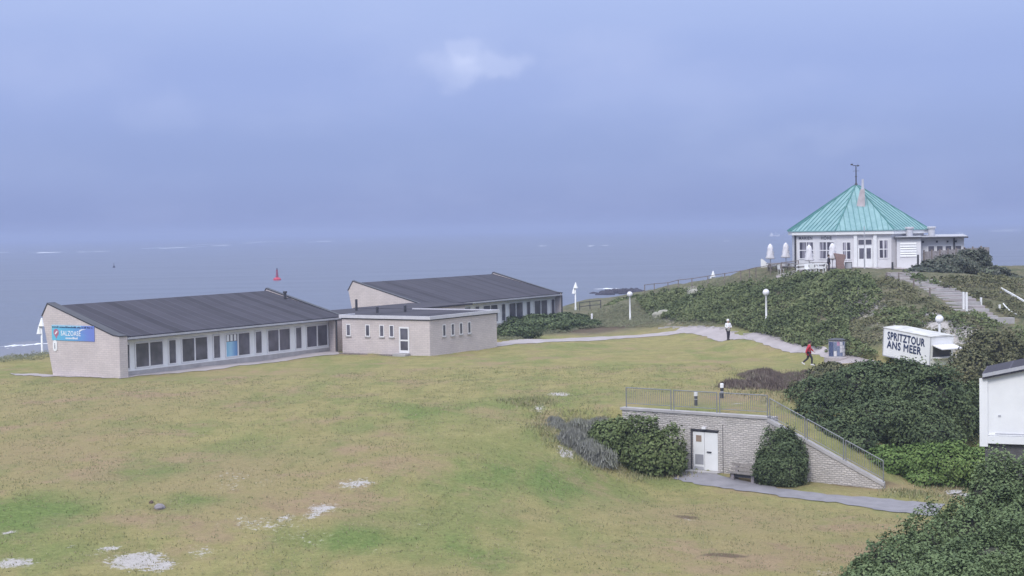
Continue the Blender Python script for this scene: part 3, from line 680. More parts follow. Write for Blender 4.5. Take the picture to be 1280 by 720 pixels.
def small_window(x=None, y=None, z0=1.45, ww=.46, hh=.98):
    f = MB(); r_ = .065
    if x is not None:
        f.box(x, -.03, z0, x + ww, -.004, z0 + r_); f.box(x, -.03, z0 + hh - r_, x + ww, -.004, z0 + hh)
        f.box(x, -.03, z0 + r_, x + r_, -.004, z0 + hh - r_); f.box(x + ww - r_, -.03, z0 + r_, x + ww, -.004, z0 + hh - r_)
        fo = obj('window', f, M['frame'], cb_); obj('pane', MB().box(x + r_, -.02, z0 + r_, x + ww - r_, -.006, z0 + hh - r_), M['glass'], fo)
        obj('sill', MB().box(x - .06, -.09, z0 - .09, x + ww + .06, -.004, z0 - .004), M['concrete'], fo)
    else:
        f.box(-.03, y, z0, -.004, y + ww, z0 + r_); f.box(-.03, y, z0 + hh - r_, -.004, y + ww, z0 + hh)
        f.box(-.03, y, z0 + r_, -.004, y + r_, z0 + hh - r_); f.box(-.03, y + ww - r_, z0 + r_, -.004, y + ww, z0 + hh - r_)
        fo = obj('window', f, M['frame'], cb_); obj('pane', MB().box(-.02, y + r_, z0 + r_, -.006, y + ww - r_, z0 + hh - r_), M['glass'], fo)
        obj('sill', MB().box(-.09, y - .06, z0 - .09, -.004, y + ww + .06, z0 - .004), M['concrete'], fo)
for x in (1.75, 2.95, 4.15, 5.35): small_window(x=x)
for y in (3.55, 4.55, 6.0, 8.0): small_window(y=y)
dr = obj('door', MB().box(-.05, 2.02, .20, -.004, 3.02, .42).box(-.05, 2.02, 2.18, -.004, 3.02, 2.30).box(-.05, 2.02, .423, -.004, 2.14, 2.177).box(-.05, 2.90, .423, -.004, 3.02, 2.177).box(-.05, 2.143, 1.16, -.004, 2.897, 1.28), M['frame'], cb_)
obj('pane', MB().box(-.02, 2.143, .43, -.006, 2.897, 1.155).box(-.02, 2.143, 1.285, -.006, 2.897, 2.17), M['glass'], dr)
obj('doorstep', MB().box(-.8, 1.9, -.2, -.06, 3.15, .17), M['concrete'], cb_)
obj('gravel_strip', MB().box(-.9, 3.2, -.2, -.06, 9.5, .06), simple('dark_gravel', (.19, .16, .15), 1, var=.5, scale=6, bump=.6), cb_)
for (x, y, hgt, rr) in ((6.6, 12.6, 1.0, .11), (4.4, 8.6, .5, .12), (6.2, 7.0, .55, .12)):
    obj('vent_pipe', MB().tube((x, y, 3.1), (x, y, 3.1 + hgt), rr), M['dark_trim'], cb_)
p = O1 + UU * 22.6 + WW * 7.0
vp = obj('vent_cowl', MB().tube((0, 0, -.3), (0, 0, .55), .12).tube((0, 0, .55), (0, 0, .72), .18), M['dark_trim'], h1); vp.location = (23.0, 5.2, 4.3)

# ------------------------------------------------------------------ retaining wall with door
bk = thing('retaining_wall', (0, 0, 0), 0, 'rough pale stone retaining wall with white double door cut into the lawn bank', 'retaining wall')
th = 1.3; n1 = np.array([-e1[1], e1[0]]); n2 = np.array([-e2[1], e2[0]])
ncor = (n1 + n2); ncor /= np.dot(ncor, n1)
A2 = WA; wl_ = np.linalg.norm(WB - WA); wr_ = np.linalg.norm(WC - WB)
bk.location = (WA[0], WA[1], 0); ang1 = math.atan2(e1[1], e1[0]); bk.rotation_euler[2] = ang1
ca, sa = math.cos(-ang1), math.sin(-ang1)
def loc(p): q = np.array(p) - WA; return np.array([q[0] * ca - q[1] * sa, q[0] * sa + q[1] * ca])
# door opening position along the wall
def t_at(px):
    d = ray(px, 520)[:2]; Mx = np.array([[e1[0], -d[0]], [e1[1], -d[1]]]); return np.linalg.solve(Mx, -WA)[0]
d0, d1 = t_at(864.5), t_at(897)
ZB = -4.2; DT, DB = -.86, -2.97
w_ = MB()
w_.box(-.1, 0, ZB, d0, th, -.001).box(d1, 0, ZB, wl_ , th, -.001).box(d0, 0, DT, d1, th, -.0012).box(d0, 0, ZB, d1, th, DB).box(d0, .45, DB, d1, th, DT)
obj('wall', w_, M['stone'], bk)
b0, c0 = loc(WB), loc(WC); nn2 = loc(WA + n2)
def wing(z_off, thick, front, ztop_extra, over=0.0):
    mbw = MB(); seg = 10; b_ = len(mbw.v)
    for i in range(seg + 1):
        k = i / seg; p = b0 + (c0 - b0) * k; zt = -3.12 * k
        for (q, z) in ((p - nn2 * front, ZB if z_off is None else zt + z_off), (p + nn2 * thick, ZB if z_off is None else zt + z_off), (p + nn2 * thick, zt + ztop_extra), (p - nn2 * front, zt + ztop_extra)):
            mbw.v.append((q[0], q[1], z))
    for i in range(seg):
        for j in range(4):
            a_ = i * 4 + j; c__ = i * 4 + (j + 1) % 4; mbw.f.append((a_, c__, c__ + 4, a_ + 4))
    mbw.f.append((0, 3, 2, 1)); e = seg * 4; mbw.f.append((e, e + 1, e + 2, e + 3))
    return mbw
obj('wing_wall', wing(None, .9, 0, -.12), M['stone'], bk)
obj('coping', MB().box(-.2, -.07, .002, wl_ + .02, .42, .13), M['concrete'], bk)
obj('sloping_coping', wing(-.117, .45, .06, .06), M['concrete'], bk)
fr = MB().box(d0 - .06, -.02, DT, d1 + .06, .02, DT + .10).box(d0 - .07, -.015, DB, d0 - .003, .05, DT - .003)
obj('door_frame', fr, M['dark_trim'], bk)
obj('threshold', MB().box(d0 - .15, -.55, DB - .4, d1 + .2, -.003, DB + .03), M['concrete'], bk)
mid_ = (d0 + d1) / 2 - .06
dl = obj('door_leaf', MB().box(d0 + .04, .06, DB + .03, mid_ - .01, .11, DT - .06), M['white'], bk)
obj('vent_grille', MB().box(d0 + .16, .045, DB + .32, mid_ - .06, .058, DB + .85), simple('door_grille', (.30, .30, .33), .6), dl)
obj('notice', MB().box(d0 + .22, .045, DT - .58, d0 + .54, .058, DT - .24), simple('brown_notice', (.30, .22, .17), .7), dl)
d2_ = obj('door_leaf', MB().box(mid_ + .01, .06, DB + .03, d1 - .04, .11, DT - .06), M['white'], bk)
obj('handle', MB().box(mid_ + .16, -.0, DB + .98, mid_ + .42, .057, DB + 1.04), M['dark_trim'], d2_)
obj('kick_plate', MB().box(d0 + .1, .048, DB + .05, mid_ - .05, .057, DB + .2), M['grey_trim'], dl)
obj('lamp', MB().box((d0 + d1) / 2 - .12, -.12, DT + .12, (d0 + d1) / 2 + .1, -.002, DT + .24), M['globe'], bk)
obj('expansion_joint', MB().box(d1 + .28, -.012, ZB, d1 + .31, -.002, -.45), M['dark_trim'], bk)
# railing on the wall
rl = thing('railing', (WA[0], WA[1], 0), ang1, 'grey steel bar railing running along and down the stone retaining wall', 'railing')
tt = [0.05, wl_ * .345, wl_ * .36, wl_ * .66, wl_ * .67, wl_ * .985]
def panel(p, q, top=1.08, bot=.22, pitch=.115):
    p, q = np.array(p), np.array(q); Lp = np.linalg.norm((q - p)[:2]); n = max(3, int(Lp / pitch)); mbp = MB()
    up = np.array([0, 0, 1.0])
    mbp.tube(p + up * top, q + up * top, .028, n=6); mbp.tube(p + up * bot, q + up * bot, .02, n=6)
    for i in range(1, n):
        c = p + (q - p) * i / n; mbp.tube(c + up * bot, c + up * top, .012, n=4)
    obj('bar_panel', mbp, M['steel'], rl)
    for e in (p, q): obj('post', MB().tube(e, e + up * (top + .01), .032, n=8), M['steel'], rl)
zt = .13
for a, c in ((.08, wl_ * .335), (wl_ * .355, wl_ * .655), (wl_ * .675, wl_ - .06)):
    panel((a, .16, zt), (c, .16, zt))
bb = b0 + nn2 * .15; cc = c0 + nn2 * .15
for a, c in ((.02, .325), (.345, .655), (.675, .99)):
    pa = bb + (cc - bb) * a; pc = bb + (cc - bb) * c
    panel((pa[0], pa[1], -3.12 * a + .06), (pc[0], pc[1], -3.12 * c + .06), top=1.06, bot=.16)

# ------------------------------------------------------------------ pavilion on the dune
PZ = 5.45
PC = at_y(1071, 330, 155.5); PCx, PCy = PC[0], PC[1]
axis_az = math.atan2(PCx, PCy)                 # local -y faces the camera
pv = thing('pavilion', (PCx, PCy, PZ), -axis_az, 'white octagonal pavilion with a pointed green copper roof on top of the dune', 'pavilion')
R0 = 7.0; angs = [math.radians(-16 + 45 * k) for k in range(8)]
def oc(R, k, z): a = angs[k % 8]; return (R * math.sin(a), -R * math.cos(a), z)
wl = MB()
for k in range(8):
    a, c = Vector(oc(R0, k, 0)), Vector(oc(R0, k + 1, 0)); a2_, c2 = Vector(oc(R0 - .3, k, 0)), Vector(oc(R0 - .3, k + 1, 0))
    bi = len(wl.v); z0, z1 = -.6, 3.45
    for q in (a, c, c2, a2_): wl.v += [(q.x, q.y, z0), (q.x, q.y, z1)]
    wl.f += [(bi, bi + 2, bi + 3, bi + 1), (bi + 2, bi + 4, bi + 5, bi + 3), (bi + 4, bi + 6, bi + 7, bi + 5), (bi + 6, bi, bi + 1, bi + 7), (bi + 1, bi + 3, bi + 5, bi + 7)]
obj('wall', wl, M['render'], pv)
fa = MB()
RE = 7.45
for k in range(8):
    a, c = oc(RE, k, 3.40), oc(RE, k + 1, 3.40); ai, ci = oc(RE - .55, k, 3.40), oc(RE - .55, k + 1, 3.40)
    up = lambda p, h=.42: (p[0], p[1], p[2] + h)
    fa.face([a, c, up(c), up(a)]); fa.face([ai, ci, c, a]); fa.face([up(a), up(c), up(ci), up(ai)]); fa.face([ai, up(ai), up(ci), ci])
obj('fascia', fa, M['white'], pv)
# copper roof
m, t, b = mat_new('copper_roof'); b.inputs['Roughness'].default_value = .6; L = t.links.new
g = N(t, 'ShaderNodeTexCoord')
stc = nz(.9, 6, .7, stretch=(1, 1, .5)); fn = nz(6, 4, .7)
L(mixc_(mrange(stc, .3, .7), mixc_(fn, (.135, .265, .29), (.18, .33, .35)), mixc_(fn, (.215, .38, .395), (.27, .43, .44))), b.inputs['Base Color'])
M['copper'] = m
M['copper_seam'] = simple('copper_seam', (.07, .21, .21), .6, var=.2)
ZE, ZT = 3.83, 8.45; RR = 7.55
roof = MB(); seams = MB(); hips = MB()
for k in range(8):
    a, c = Vector(oc(RR, k, ZE)), Vector(oc(RR, k + 1, ZE)); ta, tc_ = Vector(oc(.28, k, ZT)), Vector(oc(.28, k + 1, ZT))
    roof.face([a, c, tc_, ta]); roof.face([a + Vector((0, 0, -.1)), c + Vector((0, 0, -.1)), c, a])
    hips.bar(a + Vector((0, 0, .03)), ta + Vector((0, 0, .03)), .13, .09)
    n = 11; mid = (a + c) / 2; tm = (ta + tc_) / 2; eu = (c - a); Le = eu.length; eu = eu.normalized(); up = (tm - mid)
    nrm = eu.cross(up).normalized()
    for i in range(1, n):
        x = -Le / 2 + Le * i / n; k_ = 1 - (abs(x) - .1) / (Le / 2) if abs(x) > .1 else 1
        s0 = mid + eu * x + nrm * .02; s1 = s0 + up * max(0, min(1, k_)) * .985
        seams.bar(s0, s1, .045, .06)
roof.face([Vector(oc(.28, k, ZT)) for k in range(8)])
ro = obj('roof', roof, M['copper'], pv); obj('standing_seams', seams, M['copper_seam'], ro); obj('hip_caps', hips, M['copper_seam'], ro)
vn = obj('weathervane', MB().lathe([(.26, 8.42), (.16, 8.6), (.07, 8.8), (.05, 10.5), (.03, 10.6)], 8).lathe([(.01, 9.3), (.13, 9.42), (.01, 9.54)], 8).bar((-.32, 0, 10.0), (.32, 0, 10.0), .03, .03), M['dark_trim'], pv)
obj('arrow', MB().prism([(-.55, 10.62), (-.30, 10.58), (-.30, 10.53), (.15, 10.53), (.15, 10.42), (.38, 10.55), (.15, 10.68), (.15, 10.60), (-.30, 10.60), (-.30, 10.78), (-.55, 10.76)], 'y', -.015, .015), M['dark_trim'], vn)
# chimney piercing the front facet, tapered
ch = MB().prism([(.12, 5.6), (-.02, 5.9), (.10, 6.5), (.30, 7.5), (.44, 8.45), (.80, 8.45), (.80, 5.6)], 'y', -3.15, -2.45)
obj('chimney', MB().prism([(-.10, 5.5), (.04, 6.35), (.24, 7.3), (.42, 8.0), (.86, 8.0), (.86, 5.6), (.86, 5.5)], 'y', -3.45, -2.7), simple('chimney_render', (.50, .43, .45), .85, var=.18, scale=1.5), pv)
obj('chimney_flue', MB().tube((.66, -3.05, 8.0), (.66, -3.05, 9.05), .15, .10, 10), simple('flue_grey', (.50, .50, .56), .5), pv)
# facade frame of a wall side: returns function to place box in (s along wall, out, z)
def side(k):
    a, c = Vector(oc(R0, k, 0)), Vector(oc(R0, k + 1, 0)); e = (c - a).normalized(); n = Vector((e.y, -e.x, 0))
    if n.dot(a + c) < 0: n = -n
    return a, e, n, (c - a).length
def sbox(mb_, k, s0, s1, o0, o1, z0, z1):
    a, e, n, Ls = side(k); bi = len(mb_.v)
    for (s_, o_) in ((s0, o0), (s1, o0), (s1, o1), (s0, o1)):
        p = a + e * s_ + n * o_; mb_.v += [(p.x, p.y, z0), (p.x, p.y, z1)]
    mb_.f += [(bi, bi + 2, bi + 3, bi + 1), (bi + 2, bi + 4, bi + 5, bi + 3), (bi + 4, bi + 6, bi + 7, bi + 5), (bi + 6, bi, bi + 1, bi + 7), (bi + 1, bi + 3, bi + 5, bi + 7), (bi, bi + 6, bi + 4, bi + 2)]
def pwin(k, s0, s1, z0, z1, nx_=2, nz_=2, name='window'):
    f = MB(); q = .09
    sbox(f, k, s0 - q, s1 + q, .004, .07, z0 - q, z0); sbox(f, k, s0 - q, s1 + q, .004, .07, z1, z1 + q)
    sbox(f, k, s0 - q, s0, .004, .07, z0 + .001, z1 - .001); sbox(f, k, s1, s1 + q, .004, .07, z0 + .001, z1 - .001)
    for i in range(1, nx_): x = s0 + (s1 - s0) * i / nx_; sbox(f, k, x - .04, x + .04, .004, .06, z0 + .001, z1 - .001)
    for i in range(1, nz_): z = z0 + (z1 - z0) * i / nz_; sbox(f, k, s0 + .001, s1 - .001, .004, .062, z - .045, z + .045)
    fo = obj(name, f, M['frame'], pv); pn = MB(); sbox(pn, k, s0, s1, .004, .03, z0, z1); obj('pane', pn, M['curtain_glass'], fo); return fo
a, e, n, Ls = side(0)   # front side (-16..29 degrees)
# side(-1): the left side
def s_at(k, px):
    a, e, n, Ls = side(k); best = None
    M4 = Matrix.Translation((PCx, PCy, PZ)) @ Matrix.Rotation(-axis_az, 4, 'Z')
    ss = np.linspace(0, Ls, 200); xs_ = [project(M4 @ (a + e * q + Vector((0, 0, 1.5))))[0] for q in ss]
    return float(np.interp(px, xs_, ss))
for (k, x0, x1, z0, z1, nx_) in ((7, 1000, 1017, 1.0, 2.65, 2), (7, 1025, 1042.5, 1.0, 2.65, 2), (0, 1053.5, 1063, .95, 2.6, 2), (0, 1099.5, 1109.5, 1.0, 2.75, 2)):
    pwin(k, s_at(k, x0), s_at(k, x1), z0, z1, nx_, 2)
    # curtains are real strips behind the glass line
q0, q1 = s_at(0, 1072.5), s_at(0, 1090)
dm = MB(); sbox(dm, 0, q0 - .05, q1 + .05, .004, .08, 0, 2.2)
do = obj('entrance_door', dm, M['white'], pv)
dp = MB(); wq = q1 - q0
for s0, s1 in ((q0 + .12, q0 + wq * .42), (q0 + wq * .60, q1 - .12)): sbox(dp, 0, s0, s1, .082, .10, .95, 2.0)
obj('pane', dp, M['glass'], do)
tp = MB(); sbox(tp, 0, q0 + .05, q0 + wq * .45, .004, .05, 2.38, 2.85); sbox(tp, 0, q0 + wq * .55, q1 - .05, .004, .05, 2.38, 2.85); obj('transom', tp, M['glass'], do)
for px in (1069, 1093.5):
    pm = MB(); s_ = s_at(0, px); sbox(pm, 0, s_ - .17, s_ + .17, .004, .24, -.3, 3.39); obj('pilaster', pm, M['white'], pv)
for k in range(8):
    q = oc(R0 + .09, k, 0)
    if k in (7,): obj('downpipe', MB().tube((q[0], q[1], -.2), (q[0], q[1], 3.39), .10, n=6), M['dark_trim'], pv)
# name over the two left windows
a, e, n, Ls = side(7); ez = math.atan2(e.y, e.x)
for s, px in (('MARIEN', 998.8), ('HÖHE', 1026.5)):
    p = a + e * s_at(7, px) + n * .04
    text_mesh('lettering', s, .44, M['text_dark'], pv, (p.x, p.y, 2.93), (math.pi / 2, 0, ez), .008, stretch=1.05, spacing=1.15)
# annex
an = MB()
def px_loc(px, y_off):   # local x for a pixel column at the depth PCy + y_off (local y)
    p = at_y(px, 320, PCy + y_off * math.cos(axis_az)); 
    v = Matrix.Rotation(axis_az, 4, 'Z') @ Vector((p[0] - PCx, p[1] - PCy, 0)); return v.x
ax0, ax1 = px_loc(1121, -7.2), px_loc(1150.5, -7.2); ax2 = px_loc(1203, -3.6)
obj('annex_wall', MB().box(ax0, -7.2, -.7, ax1, -2, 2.9).box(ax1 + .003, -3.6, -.7, ax2, 2.0, 2.9), M['render'], pv)
obj('annex_roof', MB().prism([(-7.5, 2.95), (-7.5, 3.10), (2.3, 3.22), (2.3, 3.07)], 'x', ax0 - .15, ax1 + .1).prism([(-4.6, 2.93), (-4.6, 3.06), (2.4, 3.2), (2.4, 3.04)], 'x', ax1 + .103, ax2 + .3), M['grey_trim'], pv)
obj('annex_roof_edge', MB().box(ax0 - .2, -7.55, 2.90, ax1 + .1, -7.503, 3.06).box(ax1 + .103, -4.66, 2.86, ax2 + .35, -4.603, 3.0).box(ax2 + .305, -4.6, 2.86, ax2 + .35, 2.3, 3.0), M['dark_trim'], pv)
lv = MB(); l0, l1 = px_loc(1125, -7.2), px_loc(1145, -7.2)
for i in range(6): lv.prism([(-7.204, 1.15 + i * .24), (-7.30, 1.12 + i * .24), (-7.204, 1.31 + i * .24)], 'x', l0, l1)
obj('louvre', lv, M['white'], pv)
for px in (1163, 1173.5, 1184, 1196):
    x = px_loc(px, -3.6); fo = obj('annex_window', MB().box(x - .36, -3.66, 1.25, x + .36, -3.604, 1.34).box(x - .36, -3.66, 2.06, x + .36, -3.604, 2.15).box(x - .36, -3.66, 1.343, x - .28, -3.604, 2.057).box(x + .28, -3.66, 1.343, x + .36, -3.604, 2.057), M['frame'], pv)
    obj('pane', MB().box(x - .28, -3.65, 1.34, x + .28, -3.61, 2.06), M['glass'], fo)
for px in (1153, 1170, 1183, 1193):
    x = px_loc(px, -3.6); obj('wall_lamp', MB().box(x - .09, -3.75, 2.42, x + .09, -3.604, 2.6), M['dark_trim'], pv)
x = px_loc(1191, -3.6); obj('drainpipe', MB().tube((x, -3.7, -.3), (x, -3.7, 2.86), .08, n=6), M['dark_trim'], pv)
for px, z in ((1135.5, 3.1), (1163.5, 3.1)):
    x = px_loc(px, -2.5); obj('roof_vent', MB().lathe([(.34, 3.1), (.34, 3.85), (.46, 3.87), (.46, 4.02), (.38, 4.06)], 14, (x, -4.9 if px < 1150 else -2.6, 0)), simple('vent_metal', (.5, .5, .54), .5), pv)

# paved forecourt and the terrace
def pl(p, z=0): v = Matrix.Translation((PCx, PCy, PZ)) @ Matrix.Rotation(-axis_az, 4, 'Z') @ Vector((p[0], p[1], z)); return np.array(v)
court = drape('forecourt', [pl(p)[:2] for p in ((-8, -8.6), (3, -9.0), (9.5, -9.6))], [pl(p)[:2] for p in ((-8, -6.0), (3, -6.0), (9.5, -6.0))], M['paving'], lift=.03); tag(court, kind='structure')

# ------------------------------------------------------------------ steps up the dune
st = thing('dune_steps', (0, 0, 0), 0, 'long straight flight of grey timber steps climbing the dune to the pavilion', 'steps')
top, bot = G(1128, 343), G(1246, 402)
NST = 26
dirv = (bot - top); dirv = dirv / np.linalg.norm(dirv[:2]); side_ = np.array([-dirv[1], dirv[0], 0])
heads = np.linspace(0, 1, NST)
for i, k in enumerate(heads):
    p = top + (bot - top) * k; wdt = 1.35
    z = max(Hs(p[0], p[1]), Hs(*(p + side_ * wdt)[:2]), Hs(*(p - side_ * wdt)[:2])) + .05
    mbs = MB(); bi = len(mbs.v); jj = random.uniform(-.08, .08)
    for (sx, sy) in ((-1, -.24), (1, -.24), (1, .24), (-1, .24)):
        q = p + side_ * sx * (wdt + jj) + dirv * sy; mbs.v += [(q[0], q[1], z - .45), (q[0], q[1], z)]
    mbs.f += [(0, 2, 3, 1), (2, 4, 5, 3), (4, 6, 7, 5), (6, 0, 1, 7), (1, 3, 5, 7), (0, 6, 4, 2)]
    obj('step', mbs, M['concrete'] if i % 2 else M['paving'], st)
for i, k in enumerate((.06, .22, .40, .58)):
    p = top + (bot - top) * k + side_ * (-1.9); p[2] = Hs(p[0], p[1])
    o = obj('marker_post', MB().box(-.05, -.05, -.3, .05, .05, .75).bar((0, 0, .62), (.5, -.1, .72), .05, .05), M['wood'], None, loc=p)
    tag(o, f'short dark wooden post beside the dune steps, {["at the head of the flight", "above the halfway point", "just below the halfway point", "lowest of the four dark posts"][i]}', 'post', 'dark posts beside the dune steps')

# ------------------------------------------------------------------ trailer, house, street furniture
A_ = at_y(1103, 451, 107); B_ = np.array([28.9, 102.5])
ab = B_ - A_[:2]; tl = np.linalg.norm(ab); tr_az = math.atan2(ab[1], ab[0])
tr = thing('food_trailer', (A_[0], A_[1], 0.0), 0, 'white box trailer lettered in navy, parked with its end hatch propped open', 'trailer')
tr.rotation_euler = (0, math.radians(4.6), tr_az)
TW, TH, TB = 2.05, 2.42, .38
body = MB().box(0, 0, TB, tl, TW, TH - .02)
obj('body', body, M['white'], tr)
rfm = MB(); rfm.prism([(-.05, TH - .017), (-.05, TH + .03), (TW / 2, TH + .10), (TW + .05, TH + .03), (TW + .05, TH - .017)], 'x', -.05, tl + .05)
obj('roof', rfm, simple('trailer_roof', (.56, .55, .54), .7, var=.25, scale=1.2), tr)
tm = MB()
for x in (-.02, tl - .05): tm.box(x, -.02, TB, x + .07, -.002, TH - .03)
tm.box(.06, -.02, TB - .02, tl - .06, -.002, TB + .06)
obj('corner_trim', tm, M['grey_trim'], tr)
text_mesh('lettering', 'SPRITZTOUR', .76, M['text_navy'], tr, (.42, -.012, 1.66), (math.pi / 2, 0, 0), .0, stretch=.84, spacing=1.08, bold=.045)
text_mesh('lettering', 'ANS MEER', .76, M['text_navy'], tr, (.42, -.012, 1.02), (math.pi / 2, 0, 0), .0, stretch=.98, spacing=1.08, bold=.045)
obj('hatch_shade_panel', MB().box(tl + .003, .22, 1.0, tl + .02, TW - .2, 1.78), M['dark_trim'], tr)  # dark panel on the closed end, its colour stands for the shaded inside
obj('awning', MB().prism([(tl + .02, 1.80), (tl + .02, 1.87), (tl + 1.05, 1.72), (tl + 1.05, 1.65)], 'y', .12, TW - .1), M['canvas'], tr)
ct = obj('serving_counter', MB().box(tl + .02, .2, .93, tl + .42, TW - .2, .99), M['frame'], tr)
for y in (.10, TW - .22): 
    wh = obj('wheel', MB().prism([(tl * .5 + .33 * math.cos(a), .33 + .33 * math.sin(a)) for a in np.linspace(0, 2 * math.pi, 19)[:-1]], 'y', y, y + .16), M['cloth_dark'], tr)
obj('drawbar', MB().bar((-.02, TW * .3, .45), (-1.2, TW / 2, .45), .08, .08).bar((-.02, TW * .7, .45), (-1.2, TW / 2, .45), .08, .08).tube((-1.1, TW / 2, .5), (-1.1, TW / 2, 0.02), .04), M['dark_trim'], tr)

hp = at_y(1228, 557, 60); hx, hy, hz = hp
hs = thing('white_house', (hx, hy, 0), math.radians(-21), 'white rendered gable end of a low house cut off by the right edge', 'house')
hb = hz
obj('wall', MB().prism([(0.0, hb + .42), (0.0, 3.55), (4.0, 4.45), (8.0, 3.55), (8.0, hb + .42)], 'y', 0, 3.0), M['white'], hs)
obj('corner_board', MB().box(-.10, -.10, hb - .02, .22, -.003, 3.60), M['white'], hs)
obj('base_ledge', MB().box(.225, -.16, hb + .12, 8.1, -.003, hb + .42).box(.225, -.05, hb + .44, 8.1, -.003, hb + .50), M['white'], hs)
obj('crack_strip', MB().box(.5, -.075, hb + .50, 2.2, -.052, hb + .53), M['grey_trim'], hs)
obj('plinth', MB().box(.1, .05, -3.6, 7.9, 2.95, hb + .415), simple('dark_plinth', (.10, .095, .10), .9, var=.2), hs)
rr_ = MB(); rr_.prism([(.02, 3.58), (.02, 3.80), (4.0, 4.74), (8.2, 3.80), (8.2, 3.58), (4.0, 4.50)], 'y', -.24, 3.2)
obj('roof', rr_, M['roof'], hs)
obj('barge_board', MB().prism([(.03, 3.66), (.03, 3.80), (4.0, 4.72), (4.0, 4.56)], 'y', -.28, -.245), M['grey_trim'], hs)
obj('wall_bolt', MB().box(.62, -.03, 2.05, .72, -.003, 2.12), M['grey_trim'], hs)

def on(px, py): return G(px, py)
def globe_lamp(px, py, hgt, label):
    p = on(px, py); o = thing('globe_lamp', tuple(p), 0, label, 'street lamp', 'white globe lamps along the path')
    obj('pole', MB().lathe([(.16, -.3), (.16, .1), (.09, .16), (.085, hgt - .55), (.13, hgt - .5)], 10), M['white'], o, True)
    obj('globe', MB().lathe([(.05 + .0, hgt - .5)] + [(.30 * math.sin(a), hgt - .24 - .30 * math.cos(a)) for a in np.linspace(.3, math.pi - .05, 11)], 16), M['globe'], o, True)
    obj('cap', MB().lathe([(.13, hgt + .03), (.13, hgt + .06), (.02, hgt + .09)], 10), M['grey_trim'], o)
    return o
globe_lamp(787.7, 400.5, 3.0, 'white globe lamp standing in the dune grass at the left foot of the dune')
globe_lamp(958, 406, 3.1, 'white globe lamp in front of the dark dune shrubs above the sandy path')
pz = at_z(1174, 436, .9); pg = G(1174.5, 426)
o = globe_lamp(1174.5, 430, 3.0, 'white globe lamp rising behind the lettered trailer')
hh = (10 - (394 - 277) * o.location[1] / F_PX) - o.location[2]
o.scale[2] = 1.0
o.location[2] += hh - 3.06
for c in o.children:
    if c.name.startswith('pole'): c.data = MB().lathe([(.11, -2.5), (.085, 2.45), (.13, 2.5)], 10).mesh('pole'); c.data.materials.append(M['white'])

def cone_lamp(x, y, z, hgt, label, flip=1):
    o = thing('cone_lamp', (x, y, z), 0, label, 'street lamp', 'white promenade lamps with cone shades')
    obj('pole', MB().lathe([(.13, -.6), (.12, .3), (.09, .4), (.075, hgt)], 10), M['white'], o, True)
    for dx, zz, rr in ((.05 * flip, hgt - .18, .30), (-.20 * flip, hgt - .85, .24)):
        s = obj('lamp_shade', MB().lathe([(rr, zz - .30), (rr * .95, zz - .26), (.09, zz + .30), (.05, zz + .42)], 14, (dx, 0, 0)), M['white'], o, True)
    return o
p = at_z(52.7, 441, 0.0); cone_lamp(p[0], p[1], Hs(p[0], p[1]), 3.25, 'white cone shaded lamp at the left end of the bannered hall')
p = on(719.5, 387.5); cone_lamp(p[0], p[1], p[2], 3.15, 'white cone shaded lamp right of the farther hall, by the rail')
p = at_y(891, 352, 180); zt_ = at_y(891, 341, 180)[2]; cone_lamp(p[0], p[1], Hs(p[0], p[1]), zt_ - Hs(p[0], p[1]), 'cone shaded lamp with only its white tip above the dune crest')

for (px, py, hh, lb) in ((870, 507, .80, 'left of the two dark bollard lights behind the retaining wall railing'), (902.5, 498, .86, 'farther right of the two dark bollard lights above the retaining wall')):
    p = on(px, py); o = thing('bollard_light', tuple(p), 0, lb, 'bollard light', 'bollard lights above the retaining wall')
    obj('post', MB().lathe([(.10, -.2), (.095, hh - .26)], 12), M['dark_trim'], o)
    obj('band', MB().lathe([(.098, hh * .42), (.098, hh * .47)], 12), M['grey_trim'], o)
    obj('light_head', MB().lathe([(.11, hh - .257), (.11, hh - .04), (.08, hh)], 12), M['globe'], o)

# rail and posts at the promenade gap
def post_rail(name, pts, hgt, mat, label, cat, rails=(1.0,), pw=.09, rw=.07, group=None):
    o = thing(name, tuple(pts[0]), 0, label, cat, group); P0 = np.array(pts[0])
    pts = [np.array(p) - P0 for p in pts]
    for p in pts: obj('post', MB().box(p[0] - pw / 2, p[1] - pw / 2, p[2] - .4, p[0] + pw / 2, p[1] + pw / 2, p[2] + hgt), mat, o)
    for r_ in rails:
        mbr = MB()
        for a, c in zip(pts[:-1], pts[1:]): mbr.bar(a + np.array([0, -pw * .8, hgt * r_ - .05]), c + np.array([0, -pw * .8, hgt * r_ - .05]), rw * .6, rw)
        obj('rail', mbr, mat, o)
    return o
post_rail('promenade_rail', [on(*p) for p in ((724.5, 388), (737.5, 386.6), (751, 385.4))], .95, M['dark_trim'], 'dark steel rail at the promenade gap beside the cone shaded lamp', 'railing', (1.0, .5))
post_rail('dune_fence', [on(*p) for p in ((806, 368), (818, 367), (835, 366), (848, 362.5), (865, 361), (885, 358), (906, 355), (926, 352), (937, 350), (945, 348), (963, 345), (977, 342), (998, 339.5))], 1.15, M['wood'], 'weathered wooden post and rail fence climbing the dune crest to the terrace', 'fence')
p = on(740, 404); o = obj('marker_post', MB().lathe([(.11, -.2), (.11, .95), (.05, 1.02)], 8), M['canvas'], None, loc=p); tag(o, 'short pale round post in the grass between hall and dune', 'post')
for px, py, hh in ((1204.5, 388, 1.45), (1208.3, 389.5, 1.5)):
    p = on(px, py); o = obj('sign_post', MB().box(-.07, -.07, -.3, .07, .07, hh), M['white'], None, loc=p); tag(o, ('left' if px < 1206 else 'right') + ' of the two tall white posts standing close together by the steps', 'post', 'pair of tall white posts by the steps')
